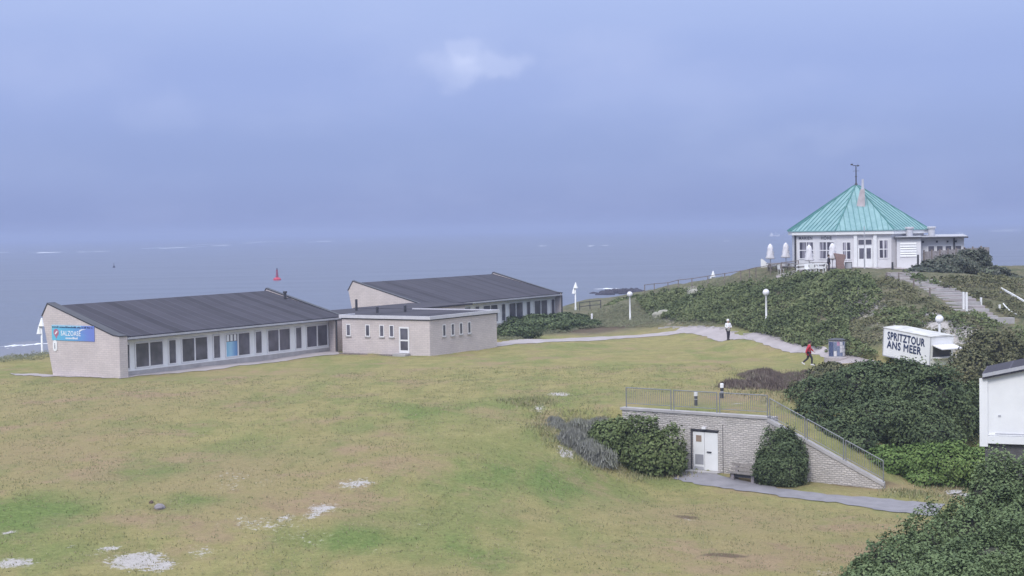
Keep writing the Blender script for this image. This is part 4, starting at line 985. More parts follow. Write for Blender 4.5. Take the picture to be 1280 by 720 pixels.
for px, py, hh, lb in ((1226.3, 381.5, .6, 'short white post alone in the grass right of the dune steps'), (1249.5, 388, .45, 'lowest white stump beside the sagging white rope')):
    p = on(px, py); o = obj('white_stump', MB().box(-.07, -.07, -.3, .07, .07, hh), M['white'], None, loc=p); tag(o, lb, 'post')
post_rail('white_rail', [on(*p) for p in ((1251, 366), (1266, 374), (1281, 383))], .42, M['white'], 'low white rail running down the slope at the far right', 'railing', (1.0,), .13, .14)
p0, p1 = on(1254, 389), on(1271, 394)
mbp = MB(); prev = None
for i in range(9):
    k = i / 8; q = p0 + (p1 - p0) * k; q[2] = p0[2] + .55 * (1 - k) ** 2.2 + .06 + (p1[2] - p0[2]) * k
    if prev is not None: mbp.tube(prev, q, .05, n=6)
    prev = q
ropeo = obj('white_rope', mbp, M['white']); tag(ropeo, 'thick white rope sagging from a stump to the ground', 'rope')

# poster drum on its sandy base
p = on(1046, 448); dx_ = thing('poster_column', tuple(p), 0, 'squat round column plastered with posters beside the sandy path', 'advertising column')
obj('base', MB().lathe([(.95, -.3), (.92, .10), (.70, .14)], 18), M['paving'], dx_)
obj('drum', MB().lathe([(.60, .143), (.60, 1.32), (.62, 1.34)], 18), M['grey_trim'], dx_)
obj('cap', MB().lathe([(.66, 1.343), (.66, 1.40), (.45, 1.47), (.1, 1.5)], 18), M['dark_trim'], dx_)
def arcplate(a0, a1, z0, z1, r=.612):
    q = MB(); n = 4; bi = 0
    for i in range(n + 1):
        a = math.radians(a0 + (a1 - a0) * i / n)
        for rr in (r - .01, r): q.v += [(rr * math.sin(a), -rr * math.cos(a), z0), (rr * math.sin(a), -rr * math.cos(a), z1)]
    for i in range(n):
        b_ = i * 4; q.f += [(b_ + 2, b_ + 6, b_ + 7, b_ + 3), (b_ + 1, b_ + 3, b_ + 7, b_ + 5), (b_, b_ + 1, b_ + 5, b_ + 4), (b_, b_ + 4, b_ + 6, b_ + 2)]
    q.f += [(0, 2, 3, 1), (n * 4, n * 4 + 1, n * 4 + 3, n * 4 + 2)]
    return q
pcols = [simple('poster_navy', (.07, .09, .19), .6, var=.35, scale=9), simple('poster_white', (.62, .60, .63), .6, var=.1, scale=9), simple('poster_mauve', (.40, .22, .34), .6, var=.25, scale=9), simple('poster_slate', (.16, .19, .30), .6, var=.3, scale=9)]
for a0, a1, z0, z1, ci in ((-80, -35, .2, 1.25, 0), (-33, -12, .62, 1.25, 3), (-32, -14, .2, .58, 1), (-10, 8, .98, 1.27, 2), (-11, 9, .22, .95, 3)):
    obj('poster', arcplate(a0, a1, z0, z1), pcols[ci], dx_)
for r_ in range(4):
    for c__ in range(3): obj('poster', arcplate(12 + c__ * 22, 31 + c__ * 22, .22 + r_ * .27, .45 + r_ * .27), pcols[1] if (r_ + c__) % 4 else pcols[3], dx_)

# bench
bp_ = on(931, 602.5); bc = thing('park_bench', tuple(bp_), ang1 - .08, 'weathered wooden bench on concrete feet in front of the stone wall', 'bench')
for sx in (-.62, .58): obj('leg', MB().prism([(-.22, -.1), (-.20, .36), (.18, .40), (.30, .84), (.38, .84), (.30, .36), (.26, -.1), (.10, -.1), (.08, .14), (-.04, .14), (-.06, -.1)], 'x', sx - .09, sx + .09), M['stonegrey'], bc)
sm_ = MB(); 
for i in range(3): sm_.box(-.92, -.30 + i * .17, .402, .92, -.155 + i * .17, .45)
M['bench_wood'] = simple('bench_wood', (.21, .19, .18), .9, var=.3, scale=6, bump=.3)
obj('seat', sm_, M['bench_wood'], bc)
bm_ = MB()
for i in range(2): bm_.prism([(.20 + .05 * i, .52 + .19 * i), (.24 + .05 * i, .52 + .19 * i), (.28 + .05 * i, .66 + .19 * i), (.24 + .05 * i, .66 + .19 * i)], 'x', -.92, .92)
obj('backrest', bm_, M['bench_wood'], bc)
obj('crossbeam', MB().box(-.8, -.12, .20, .8, .10, .36), M['dark_trim'], bc)

# stones
import bmesh
def rock(name, p, r, label, cat, mat='stonegrey', seed=0, group=None, sub=3):
    bm = bmesh.new(); bmesh.ops.create_icosphere(bm, subdivisions=sub, radius=1); rg = random.Random(seed); o3 = Vector([rg.uniform(0, 50) for _ in range(3)])
    from mathutils import noise
    for v in bm.verts:
        k = 1 + .35 * noise.noise(v.co * 1.1 + o3) + .12 * noise.noise(v.co * 3.5 + o3); v.co = Vector((v.co.x * r[0] * k, v.co.y * r[1] * k, v.co.z * r[2] * k))
    me = D.meshes.new(name); bm.to_mesh(me); bm.free(); o = link(name, me, M[mat], None, True, loc=tuple(p)); o.rotation_euler[2] = rg.uniform(0, 3)
    return tag(o, label, cat, group) if label else o
p = on(200, 635); rock('boulder', p, (.34, .24, .16), 'lone grey brown stone lying in the near lawn', 'stone', seed=3)
p = on(189, 630); rock('dark_clod', p, (.10, .08, .13), 'small dark clod next to the lone grey stone', 'clod', mat='soil', seed=4, sub=2)
p = on(830, 648); 
for i, (px, py, rx) in enumerate(((1193, 616, .55), (1207, 619, .45))):
    rock('flat_stone', on(px, py), (rx, .35, .08), ('left' if i == 0 else 'right') + ' one of two flat pale stones at the end of the hedge', 'stone', mat='concrete', seed=10 + i, group='flat stones by the hedge')
for i, (px, py, rr3, lb) in enumerate(((836, 395, (1.7, .9, .55), 'larger pale sandy hummock low on the left flank of the dune'), (867, 370, (1.2, .6, .8), 'smaller pale hummock just under the dune fence'))):
    rock('sand_hummock', on(px, py), rr3, lb, 'hummock', mat='sand', seed=20 + i)
bwc = at_z(776, 365.5, SEA)
mbr = None
bkw = thing('breakwater', tuple(bwc), 0, 'dark rock breakwater with foam around it in the shallow sea', 'breakwater')
i_ = 0
for k in range(48):
    a = random.uniform(-7, 6); y = random.uniform(-9, 9); r = random.uniform(.6, 1.2)
    o = rock('rock', (a, y + a * 1.2, -.15), (r, r, r * 1.1 * (1 - abs(a) / 14)), None, None, seed=100 + k, sub=2); o.parent = bkw; o.data.materials[0] = M['cloth_dark']

# buoys and ship on the sea
def on_sea(px, py): return at_z(px, py, SEA)
p = on_sea(346.5, 350.3); by = thing('red_buoy', tuple(p), 0, 'red navigation buoy with a dark topmark floating off the beach', 'buoy')
obj('float', MB().lathe([(1.1, -.4), (1.35, 0), (1.35, .42), (1.0, .78), (.55, 1.0)], 18), M['red'], by)
tw = obj('tower', MB().lathe([(.50, 1.0), (.30, 3.0), (.34, 3.05), (.34, 3.5), (.10, 3.6)], 12), simple('dark_red_tower', (.26, .03, .07), .6, var=.2), by)
obj('topmark', MB().lathe([(.22, 3.6), (.22, 4.1)], 10), M['cloth_dark'], by)
p = on_sea(142.5, 334.5); o = obj('mooring_buoy', MB().lathe([(.5, -.3), (.75, .2), (.4, .8), (.12, 1.2), (.1, 2.3)], 12), M['cloth_dark'], None, loc=p); tag(o, 'tiny dark spar buoy far out above the bannered hall roof', 'buoy')
sy = 2000.0; p = at_y(968, 281, sy); sh = thing('fishing_ship', (p[0], sy, SEA), math.radians(8), 'small white ship with a mast on the horizon', 'ship'); sh.location[0] = at_y(968, 281, sy)[0]; sh.scale = (.40, .40, .40)
hull = MB(); secs = [(-17, 1.6, 5.5), (-10, 3.6, 4.0), (4, 3.6, 3.2), (13, 2.6, 4.6), (18, .2, 7.0)]
for (x, hw, dz) in secs: hull.v += [(x, -hw * .7, -.5), (x, hw * .7, -.5), (x, hw, dz), (x, -hw, dz)]
for i in range(4):
    for j in range(4): hull.f.append((i * 4 + j, i * 4 + (j + 1) % 4, i * 4 + 4 + (j + 1) % 4, i * 4 + 4 + j))
hull.f += [(0, 1, 2, 3), (19, 18, 17, 16)]
obj('hull', hull, M['white'], sh); obj('wheelhouse', MB().box(-14, -2.6, 4, -6, 2.6, 9).box(-13, -2, 9.01, -9, 2, 11), M['white'], sh)
obj('mast', MB().tube((3, 0, 3), (3, 0, 16), .45).tube((3, 0, 14), (13, 0, 6), .25).tube((-11, 0, 11), (-11, 0, 17), .3), M['white'], sh)

# ------------------------------------------------------------------ terrace by the pavilion
def pvl(x, y): q = pl((x, y)); return (q[0], q[1])
def fx(px, dist): return at_y(px, 330, dist)
def closed_umbrella(px, dist, label, hgt=2.55):
    p = fx(px, dist); z = Hs(p[0], p[1]); z = max(z, PZ - .4)
    o = thing('closed_parasol', (p[0], p[1], z), 0, label, 'parasol', 'closed white parasols on the terrace')
    obj('pole', MB().tube((0, 0, -.3), (0, 0, hgt), .035), M['greywood'], o)
    prof = [(.06, .95), (.42, .98), (.50, 1.10), (.34, 1.45), (.38, 1.60), (.28, 1.95), (.31, 2.08), (.20, 2.4), (.02, hgt + .05)]
    c = MB().lathe(prof, 14); c.v = [(x * (1 + .13 * math.sin(i * 2.4)), y * (1 + .13 * math.cos(i * 1.7)), z_) for i, (x, y, z_) in enumerate(c.v)]
    obj('canopy', c, M['canvas'], o, True)
    obj('base', MB().lathe([(.3, -.05), (.3, .06), (.05, .1)], 10), M['dark_trim'], o)
closed_umbrella(963, 156, 'bulkiest closed white parasol at the far left end of the terrace')
closed_umbrella(982.5, 155.5, 'closed white parasol just left of the pavilion corner')
closed_umbrella(1011.5, 147.8, 'closed white parasol in front of the left pavilion window')
closed_umbrella(1040.5, 147.0, 'closed white parasol in front of the second pavilion window')
pts = [(lambda q: (q[0], q[1], Hs(q[0], q[1])))(fx(px, d)) for px, d in ((996, 148), (1008, 147), (1020, 146.3), (1032, 145.6))]
post_rail('terrace_rail', pts, .85, M['white'], 'white two bar rail along the terrace below the left windows', 'railing', (1.0, .55), .1, .11)
q = fx(951, 157); z = Hs(q[0], q[1])
ws = thing('wind_screen', (q[0], q[1], z), -.2, 'low white panelled wind screen at the left end of the terrace', 'wind screen')
obj('panel', MB().prism([(0, -.2), (0, .9), (.12, .95), (.6, .55), (.6, -.2)], 'y', 0, .08).box(.603, 0, -.2, 3.4, .08, .42), M['white'], ws)
obj('cap_rail', MB().box(.603, -.03, .423, 3.5, .11, .48), M['greywood'], ws)
def picnic(px, d, label, rz=.1):
    q = fx(px, d); o = thing('picnic_table', (q[0], q[1], Hs(q[0], q[1])), rz, label, 'picnic table', 'picnic tables on the terrace')
    obj('table_top', MB().box(-.9, -.36, .70, .9, .36, .76), M['greywood'], o)
    for s in (-1, 1): obj('seat', MB().box(-.9, s * .72 - .13, .42, .9, s * .72 + .13, .47), M['greywood'], o)
    for x in (-.6, .6):
        obj('leg', MB().bar((x, -.62, -.05), (x, -.2, .70), .08, .08).bar((x, .62, -.05), (x, .2, .70), .08, .08).bar((x, -.8, .38), (x, .8, .38), .06, .06), M['wood'], o)
picnic(969, 154.5, 'grey picnic table beside the bulkiest closed parasol'); picnic(979, 153.2, 'grey picnic table just left of the pavilion corner, below the parasols'); picnic(1003, 148.8, 'grey picnic table under the left pavilion window'); picnic(1024, 147.4, 'grey picnic table between the two window parasols')
def chair(px, d, label, rz):
    q = fx(px, d); o = thing('terrace_chair', (q[0], q[1], Hs(q[0], q[1])), rz, label, 'chair', 'white chairs on the terrace')
    obj('seat', MB().box(-.24, -.24, .41, .24, .24, .46), M['white'], o); obj('backrest', MB().prism([(.22, .463), (.26, .463), (.33, .9), (.29, .9)], 'x', -.24, .24), M['white'], o)
    for x in (-.2, .2):
        for y in (-.2, .2): obj('leg', MB().box(x - .02, y - .02, -.1, x + .02, y + .02, .409), M['white'], o)
chair(1010, 145.4, 'white chair standing in front of the terrace rail, farthest left', .4); chair(1016, 145.0, 'white chair near the middle of the terrace rail', 2.6); chair(1026.5, 144.4, 'white chair by the right end of the terrace rail', 1.2); chair(976, 152.0, 'white chair left of the pavilion corner', 2.0)
q = fx(1050.5, 145.5); bs = thing('wicker_beach_chair', (q[0], q[1], Hs(q[0], q[1])), -axis_az + .1, 'reddish hooded wicker beach chair seen from the side by the entrance', 'beach chair')
obj('hood', MB().prism([(-.62, 1.62), (-.55, 1.66), (.40, 1.52), (.48, 1.36), (.30, .75), (.303, .60), (-.42, .60), (-.40, .85)], 'y', -.5, .5), M['redbrick'], bs)
obj('base', MB().prism([(-.42, .597), (.303, .597), (.42, .05), (-.36, .05)], 'y', -.5, .5), M['redbrick'], bs)
obj('foot_board', MB().box(-.45, -.52, -.1, .5, .52, .047), M['wood'], bs)
q = fx(1060.5, 145.6); mn = thing('menu_board', (q[0], q[1], Hs(q[0], q[1])), -axis_az, 'low framed pale board beside the wicker beach chair', 'board')
obj('frame', MB().box(-.36, -.03, 0, -.30, .03, .74).box(.30, -.03, 0, .36, .03, .74).box(-.297, -.03, .68, .297, .03, .74), M['dark_trim'], mn)
obj('panel', MB().box(-.297, -.01, .12, .297, .01, .677), M['grey_trim'], mn)
q = fx(1080.7, 145.8); z = Hs(q[0], q[1]); fp = obj('flagpole', MB().lathe([(.075, -.3), (.07, 1.6), (.045, 1.65), (.035, 4.1), (.06, 4.15)], 8), M['grey_trim'], None, loc=(q[0], q[1], z)); tag(fp, 'thin grey pole standing in front of the pavilion door', 'pole')
for px, d, hh, lb in ((1115.5, 144.5, .75, 'short dark post between pavilion door and annex'), (1147.5, 143, 1.55, 'tall dark post in front of the louvred annex corner')):
    q = fx(px, d); o = obj('dark_post', MB().box(-.08, -.08, -.4, .08, .08, hh), M['dark_trim'], None, loc=(q[0], q[1], Hs(q[0], q[1]))); tag(o, lb, 'post')
pts = []
a_, c_2 = fx(1155, 148), fx(1237, 143)
fo_ = thing('plank_fence', (a_[0], a_[1], 0), 0, 'grey upright plank fence half buried in shrubs right of the pavilion', 'fence')
npn = 8
for i in range(npn):
    p = a_ + (c_2 - a_) * i / npn; q = a_ + (c_2 - a_) * (i + .985) / npn; mbp = MB(); p = p - a_; q = q - a_
    z0 = Hs(*(a_ + p)[:2]) - .3; nb = 9
    ztp = 7.05 + .45 * i / npn
    for j in range(nb):
        s0 = p + (q - p) * j / nb; s1 = p + (q - p) * (j + .9) / nb; mbp.bar((s0[0], s0[1], (z0 + ztp) / 2), (s1[0], s1[1], (z0 + ztp) / 2), .04, ztp - z0 + random.uniform(-.05, .05))
    obj('panel', mbp, M['greywood'], fo_); obj('post', MB().box(p[0] - .07, p[1] - .07, z0, p[0] + .07, p[1] + .07, ztp + .12), M['wood'], fo_)

# ------------------------------------------------------------------ people
def skin_mesh(name, V, E, R, mat, parent, sub=1, root=0):
    me = D.meshes.new(name); me.from_pydata(V, E, []); o = D.objects.new(name, me); C.objects.link(o)
    sk = o.modifiers.new('s', 'SKIN'); sk.use_smooth_shade = True
    for i, r in enumerate(R):
        me.skin_vertices[0].data[i].radius = (r, r) if not isinstance(r, tuple) else r; me.skin_vertices[0].data[i].use_root = (i == root)
    ss = o.modifiers.new('u', 'SUBSURF'); ss.levels = sub; ss.render_levels = sub
    bpy.context.view_layer.update()
    m2 = D.meshes.new_from_object(o.evaluated_get(bpy.context.evaluated_depsgraph_get())); D.objects.remove(o)
    return link(name, m2, mat, parent, True)
def person(loc_, rz, label, J, jacket, trousers, hair, hem=.75, scale=1.0):
    """J: joint positions; local -y is the way the person faces"""
    o = thing('person', loc_, rz, label, 'person'); o.scale = (scale,) * 3
    names = list(J); V = [J[n] for n in names]; ix = {n: i for i, n in enumerate(names)}
    E = [('pelvis', 'waist'), ('waist', 'chest'), ('chest', 'neck'), ('neck', 'jaw'), ('jaw', 'head'), ('head', 'crown'), ('jaw', 'nose')]
    for s in 'LR':
        E += [('chest', 'sh' + s), ('sh' + s, 'el' + s), ('el' + s, 'wr' + s), ('wr' + s, 'ha' + s), ('pelvis', 'hip' + s), ('hip' + s, 'kn' + s), ('kn' + s, 'an' + s), ('an' + s, 'toe' + s)]
    R = {'pelvis': .14, 'waist': .125, 'chest': .145, 'neck': .06, 'jaw': .075, 'head': .098, 'crown': .075, 'nose': .02}
    for s in 'LR': R.update({'sh' + s: .065, 'el' + s: .045, 'wr' + s: .03, 'ha' + s: .035, 'hip' + s: .095, 'kn' + s: .062, 'an' + s: .042, 'toe' + s: .038})
    Rl = [R[n] for n in names]
    El = [(ix[a], ix[b_]) for a, b_ in E]
    for s in 'LR':                       # four fingers and a thumb rooted in the palm
        h = Vector(J['ha' + s]); wv = (h - Vector(J['wr' + s])).normalized(); sd_v = wv.cross(Vector((0, 1, 0))).normalized(); 
        for q, ln in ((-.03, .07), (-.01, .085), (.01, .08), (.03, .06)):
            V.append(tuple(h + wv * ln + sd_v * q)); Rl.append(.0095); El.append((ix['ha' + s], len(V) - 1))
        V.append(tuple(h + wv * .02 + sd_v * (.055 if s == 'L' else -.055))); Rl.append(.011); El.append((ix['ha' + s], len(V) - 1))
    skin_mesh('body', V, El, Rl, M['skin'], o)
    def cloth(name, keys, edges, rad, mat):
        kk = {n: i for i, n in enumerate(keys)}; skin_mesh(name, [J[n] if n in J else keys_extra[n] for n in keys], [(kk[a], kk[b_]) for a, b_ in edges], [rad[n] for n in keys], mat, o)
    keys_extra = {'hem': tuple(Vector(J['pelvis']) * 1.0 + Vector((0, 0, -(.92 - hem)))), 'coll': tuple(Vector(J['neck']) + Vector((0, 0, -.02)))}
    jk = ['waist', 'pelvis', 'hem', 'chest', 'coll', 'shL', 'elL', 'wrL', 'shR', 'elR', 'wrR']
    cloth('jacket', jk, [('waist', 'pelvis'), ('pelvis', 'hem'), ('waist', 'chest'), ('chest', 'coll')] + [(a + s if a != 'chest' else a, b_ + s) for s in 'LR' for a, b_ in (('chest', 'sh'), ('sh', 'el'), ('el', 'wr'))],
          dict(waist=.175, pelvis=.185, hem=.20, chest=.19, coll=.085, shL=.095, elL=.07, wrL=.052, shR=.095, elR=.07, wrR=.052), M[jacket])
    tk = ['pelvis', 'hipL', 'knL', 'anL', 'hipR', 'knR', 'anR']
    cloth('trousers', tk, [('pelvis', 'hipL'), ('hipL', 'knL'), ('knL', 'anL'), ('pelvis', 'hipR'), ('hipR', 'knR'), ('knR', 'anR')], dict(pelvis=.15, hipL=.115, knL=.082, anL=.062, hipR=.115, knR=.082, anR=.062), M[trousers])
    hd = Vector(J['head']); cr_ = Vector(J['crown'])
    hm = MB().lathe([(.04, -.13), (.108, -.10), (.125, -.02), (.118, .06), (.07, .115), (.01, .13)], 12); ho = obj('hair', hm, M[hair], o, True); ho.location = hd + Vector((0, .035, .03))
    for s in 'LR':
        a = Vector(J['an' + s]); tt_ = Vector(J['toe' + s]); f = (tt_ - a); f.z = 0; f.normalize(); r_ = Vector((f.y, -f.x, 0)); zz = min(a.z, tt_.z) - .045
        q = MB(); base = [a - f * .08 + r_ * .045, a - f * .08 - r_ * .045, tt_ + f * .06 - r_ * .04, tt_ + f * .06 + r_ * .04]
        q.v = [(p_.x, p_.y, p_.z - .05) for p_ in base] + [(p_.x, p_.y, p_.z + .035) for p_ in base]
        q.f = [(3, 2, 1, 0), (4, 5, 6, 7), (0, 1, 5, 4), (1, 2, 6, 5), (2, 3, 7, 6), (3, 0, 4, 7)]
        obj('shoe', q, M['canvas'] if jacket == 'jacket_red' else M['cloth_dark'], o)
    return o
def stand(**kw):
    J = dict(pelvis=(0, 0, .95), waist=(0, 0, 1.12), chest=(0, .01, 1.32), neck=(0, 0, 1.50), jaw=(0, -.02, 1.58), head=(0, -.01, 1.66), crown=(0, 0, 1.74), nose=(0, -.10, 1.62),
             shL=(-.19, 0, 1.40), elL=(-.24, .03, 1.12), wrL=(-.22, -.10, .90), haL=(-.21, -.13, .83), shR=(.19, 0, 1.40), elR=(.24, .03, 1.12), wrR=(.22, -.10, .90), haR=(.21, -.13, .83),
             hipL=(-.09, 0, .88), knL=(-.10, -.02, .50), anL=(-.10, .02, .09), toeL=(-.11, -.12, .05), hipR=(.09, 0, .88), knR=(.10, -.02, .50), anR=(.10, .02, .09), toeR=(.11, -.12, .05))
    J.update(kw); return J
p = on(910.3, 425.2); person(tuple(p), .3, 'person in a white hooded jacket and dark trousers standing on the sandy path', stand(knR=(.07, -.04, .5), anR=(.05, 0, .09), toeR=(.05, -.13, .05), knL=(-.05, -.02, .5), anL=(-.04, .02, .09), toeL=(-.04, -.11, .05), elR=(.27, -.03, 1.14), wrR=(.16, -.24, 1.08), haR=(.12, -.30, 1.09), elL=(-.26, -.03, 1.14), wrL=(-.14, -.24, 1.08), haL=(-.1, -.30, 1.09)), 'jacket_white', 'cloth_dark', 'jacket_white', hem=.70)
p = on(1011, 457.0); person(tuple(p), math.radians(82), 'person in a red jacket and dark trousers striding right across the lawn', stand(
    chest=(0, -.04, 1.31), neck=(0, -.07, 1.48), jaw=(0, -.10, 1.55), head=(0, -.10, 1.63), crown=(0, -.09, 1.71), nose=(0, -.20, 1.60), shL=(-.19, -.04, 1.38), shR=(.19, -.04, 1.38),
    hipL=(-.09, 0, .88), knL=(-.09, -.22, .52), anL=(-.09, -.20, .10), toeL=(-.09, -.34, .07), knR=(.09, .06, .48), anR=(.09, .40, .22), toeR=(.09, .32, .10),
    elR=(.24, -.16, 1.14), wrR=(.22, -.34, .98), haR=(.22, -.40, .93), elL=(-.26, .14, 1.14), wrL=(-.25, .20, .90), haL=(-.25, .20, .83)), 'jacket_red', 'cloth_dark', 'hair', hem=.62)
q = fx(1036, 145.0); person((q[0], q[1], Hs(q[0], q[1])), 1.2, 'person in dark clothes standing on the terrace beside the beach chair', stand(), 'cloth_dark', 'cloth_dark', 'hair', hem=.8, scale=.92)

# ------------------------------------------------------------------ vegetation
M['leaf_dark'] = leafmat('dark_shrub_leaves', [(0.052, 0.072, 0.040), (0.076, 0.105, 0.054), (0.108, 0.141, 0.069), (0.151, 0.185, 0.092)])
M['leaf_hedge'] = leafmat('hedge_leaves', [(.070, .110, .036), (.105, .165, .050), (.155, .225, .070), (.21, .27, .10)])
M['leaf_rose'] = leafmat('rose_shrub_leaves', [(.075, .095, .042), (.110, .145, .060), (.150, .190, .078), (.20, .22, .11)])
M['leaf_fore'] = leafmat('foreground_leaves', [(0.083, 0.116, 0.061), (0.116, 0.160, 0.077), (0.154, 0.207, 0.097), (0.204, 0.251, 0.127)], patch=.5)
M['leaf_olive'] = leafmat('olive_shrub_leaves', [(0.069, 0.081, 0.046), (0.127, 0.127, 0.069), (0.196, 0.184, 0.103)])
M['leaf_heath'] = leafmat('heath_twigs', [(.10, .075, .07), (.16, .125, .115), (.22, .18, .155), (.15, .155, .10)], patch=.8)
M['leaf_laven'] = leafmat('grey_mauve_twigs', [(0.149, 0.149, 0.138), (0.207, 0.207, 0.190), (0.276, 0.276, 0.247), (0.218, 0.230, 0.149)], patch=.8)
M['leaf_hill'] = leafmat('dune_shrub_leaves', [(0.063, 0.083, 0.041), (0.098, 0.124, 0.057), (0.144, 0.172, 0.078), (0.201, 0.218, 0.109)], patch=.22)
M['leaf_marram'] = leafmat('marram_grass', [(.11, .12, .075), (.17, .18, .11), (.25, .24, .16)], patch=.5)
M['leaf_scrub'] = leafmat('dark_scrub_leaves', [(0.055, 0.062, 0.062), (0.090, 0.110, 0.083), (0.138, 0.138, 0.118), (0.166, 0.200, 0.124)], patch=.6)
M['twig'] = simple('twig_mass', (.05, .052, .038), 1, var=.4, scale=3, bump=.6)
def quad_cloud(P, Nn, sz, asp=.62):
    n = len(P); rr = RNG.normal(size=(n, 3)); Nn = Nn / np.linalg.norm(Nn, axis=1)[:, None]
    a = np.cross(Nn, rr); a /= np.linalg.norm(a, axis=1)[:, None]; c = np.cross(Nn, a)
    s = sz * RNG.uniform(.6, 1.4, n)[:, None]
    V = np.stack([P - a * s, P - c * s * asp + Nn * s * .18, P + a * s, P + c * s * asp + Nn * s * .18], 1).reshape(-1, 3)
    return V, np.arange(4 * n).reshape(-1, 4)
def pnoise3(Dv, seed, f=2.5):
    r = np.random.default_rng(seed); v = 0
    for k in range(7):
        w_ = r.normal(size=3) * f; v = v + np.sin(Dv @ w_ + r.uniform(0, 6.28))
    return v / 3.5
def bush(name, label, cat, lobes, n, size, mat, group=None, seed=1, clump=.22, stems=True, asp=.62, upright=0.0, core=.80, wisps=0):
    lobes = np.array(lobes, float)
    for q in lobes:
        tp_ = q[2] + q[5]; bt_ = min(q[2] - q[5], Hs(q[0], q[1]) - .25)
        q[2] = (tp_ + bt_) / 2; q[5] = (tp_ - bt_) / 2
    wts = (lobes[:, 3] * lobes[:, 5] + lobes[:, 4] * lobes[:, 5] + lobes[:, 3] * lobes[:, 4]); wts /= wts.sum()
    li = RNG.choice(len(lobes), int(n * 1.9), p=wts); d = RNG.normal(size=(len(li), 3)); d /= np.linalg.norm(d, axis=1)[:, None]
    d[:, 2] = np.where(d[:, 2] < -.8, -d[:, 2], d[:, 2])
    Lb = lobes[li]; nz_ = pnoise3(d * 1.0 + li[:, None] * 3.1, seed, 2.6) * clump + pnoise3(d + li[:, None], seed + 1, 8) * clump * .55
    depth = 1 - np.abs(RNG.normal(size=len(li))) * .12 + RNG.random(len(li)) ** 6 * .16
    P = Lb[:, :3] + d * Lb[:, 3:6] * ((1 + nz_) * depth)[:, None]
    keep = np.ones(len(P), bool)
    for j, q in enumerate(lobes):
        ins = (((P - q[:3]) / (q[3:6] * .66)) ** 2).sum(1) < 1; keep &= ~(ins & (li != j))
    keep &= P[:, 2] > H(P[:, 0], P[:, 1], False) - .03
    P = P[keep][:n]; dd = d[keep][:n]
    c0 = lobes[:, :3].mean(0); c0 = np.array([c0[0], c0[1], Hs(c0[0], c0[1])])
    Nn = dd + RNG.normal(size=dd.shape) * .55 + np.array([0, 0, .35 - upright])
    o = thing(name, tuple(c0), 0, label, cat, group)
    if wisps:      # thin upright twigs instead of leaves
        m_ = len(P); a_r = RNG.uniform(0, 2 * np.pi, m_); wv_ = np.stack([np.cos(a_r), np.sin(a_r), np.zeros(m_)], 1) * size * .16
        gz = H(P[:, 0], P[:, 1], False); B_ = P + RNG.normal(size=P.shape) * wisps * .3; B_[:, 2] = np.maximum(P[:, 2] - wisps * RNG.uniform(.6, 1.3, m_), gz - .05)
        V = np.stack([B_ - wv_, B_ + wv_, P], 1).reshape(-1, 3) - c0
        link('foliage', np_mesh('foliage', V, np.arange(3 * m_).reshape(-1, 3), 3), M[mat], o); return o
    V, Q = quad_cloud(P - c0, Nn, size, asp)
    link('foliage', np_mesh('foliage', V, Q), M[mat], o)
    # inner mass of twigs, so that the plant is not hollow
    from mathutils import noise
    bm = bmesh.new()
    for q in lobes:
        r = bmesh.ops.create_icosphere(bm, subdivisions=3, radius=1)
        for v in r['verts']:
            k = core * .92 * (1 + .12 * noise.noise(v.co * 2 + Vector(q[:3]))); v.co = Vector((q[0] - c0[0] + v.co.x * q[3] * k, q[1] - c0[1] + v.co.y * q[4] * k, q[2] - c0[2] + v.co.z * q[5] * k))
    if core >= .5:
        me = D.meshes.new('branches'); bm.to_mesh(me); link('branches', me, M['twig'], o, True)
    bm.free()
    return o
def lobe(px, py, rx, ry, dist=None, dy=.8):
    if dist is None:
        dist = G(px, py + ry * .85)[1] + .3
    c = at_y(px, py, dist); s = dist / F_PX; return (c[0], c[1], c[2], rx * s, max(rx * s * dy, .4), ry * s)
# the big dark bush right of the wing wall
bush('large_bush', 'large dark rounded bush rising behind the sloping wall railing', 'bush',
     [lobe(1030, 502, 42, 30, 84), lobe(1075, 490, 50, 38, 84), lobe(1120, 494, 52, 42, 83), lobe(1168, 508, 44, 44, 82), lobe(1105, 525, 60, 34, 80.5), lobe(1155, 535, 50, 30, 80), lobe(1015, 520, 26, 26, 82), lobe(1195, 520, 34, 40, 82), lobe(1060, 530, 30, 22, 80), lobe(1214, 512, 20, 36, 83), lobe(1008, 530, 24, 22, 79.5), lobe(1040, 545, 28, 22, 78.5), lobe(1072, 556, 26, 20, 78)], 40000, .085, 'leaf_dark', seed=11, clump=.2, core=.7)
bush('tall_shrub', 'brownish green shrub standing behind the large bush and right of the trailer', 'bush',
     [lobe(1216, 456, 30, 26, 95), lobe(1235, 440, 30, 30, 96), lobe(1225, 475, 36, 34, 93), lobe(1194, 470, 22, 16, 93), lobe(1262, 445, 28, 24, 97), lobe(1275, 465, 26, 18, 92)], 16000, .10, 'leaf_olive', seed=12, clump=.25)
bush('low_brown_shrub', 'low olive brown shrub between the heath patch and the large bush', 'bush',
     [lobe(1010, 490, 30, 14, 88), lobe(1040, 470, 38, 14, 92), lobe(1080, 464, 36, 10, 95), lobe(1120, 467, 36, 10, 95), lobe(1000, 505, 22, 12, 86), lobe(1150, 476, 26, 9, 95)], 12000, .075, 'leaf_olive', seed=13)
bush('hedge', 'bright green leafy hedge at the foot of the sloping wall railing', 'hedge',
     [lobe(1080, 575, 26, 20, 78.5), lobe(1115, 578, 34, 22, 77), lobe(1150, 580, 34, 22, 76.5), lobe(1185, 575, 34, 22, 76), lobe(1215, 578, 32, 20, 76), lobe(1245, 575, 32, 20, 76), lobe(1275, 572, 30, 20, 76), lobe(1108, 596, 22, 14, 76.5), lobe(1155, 598, 30, 14, 75.8)], 20000, .085, 'leaf_hedge', seed=14, clump=.18)
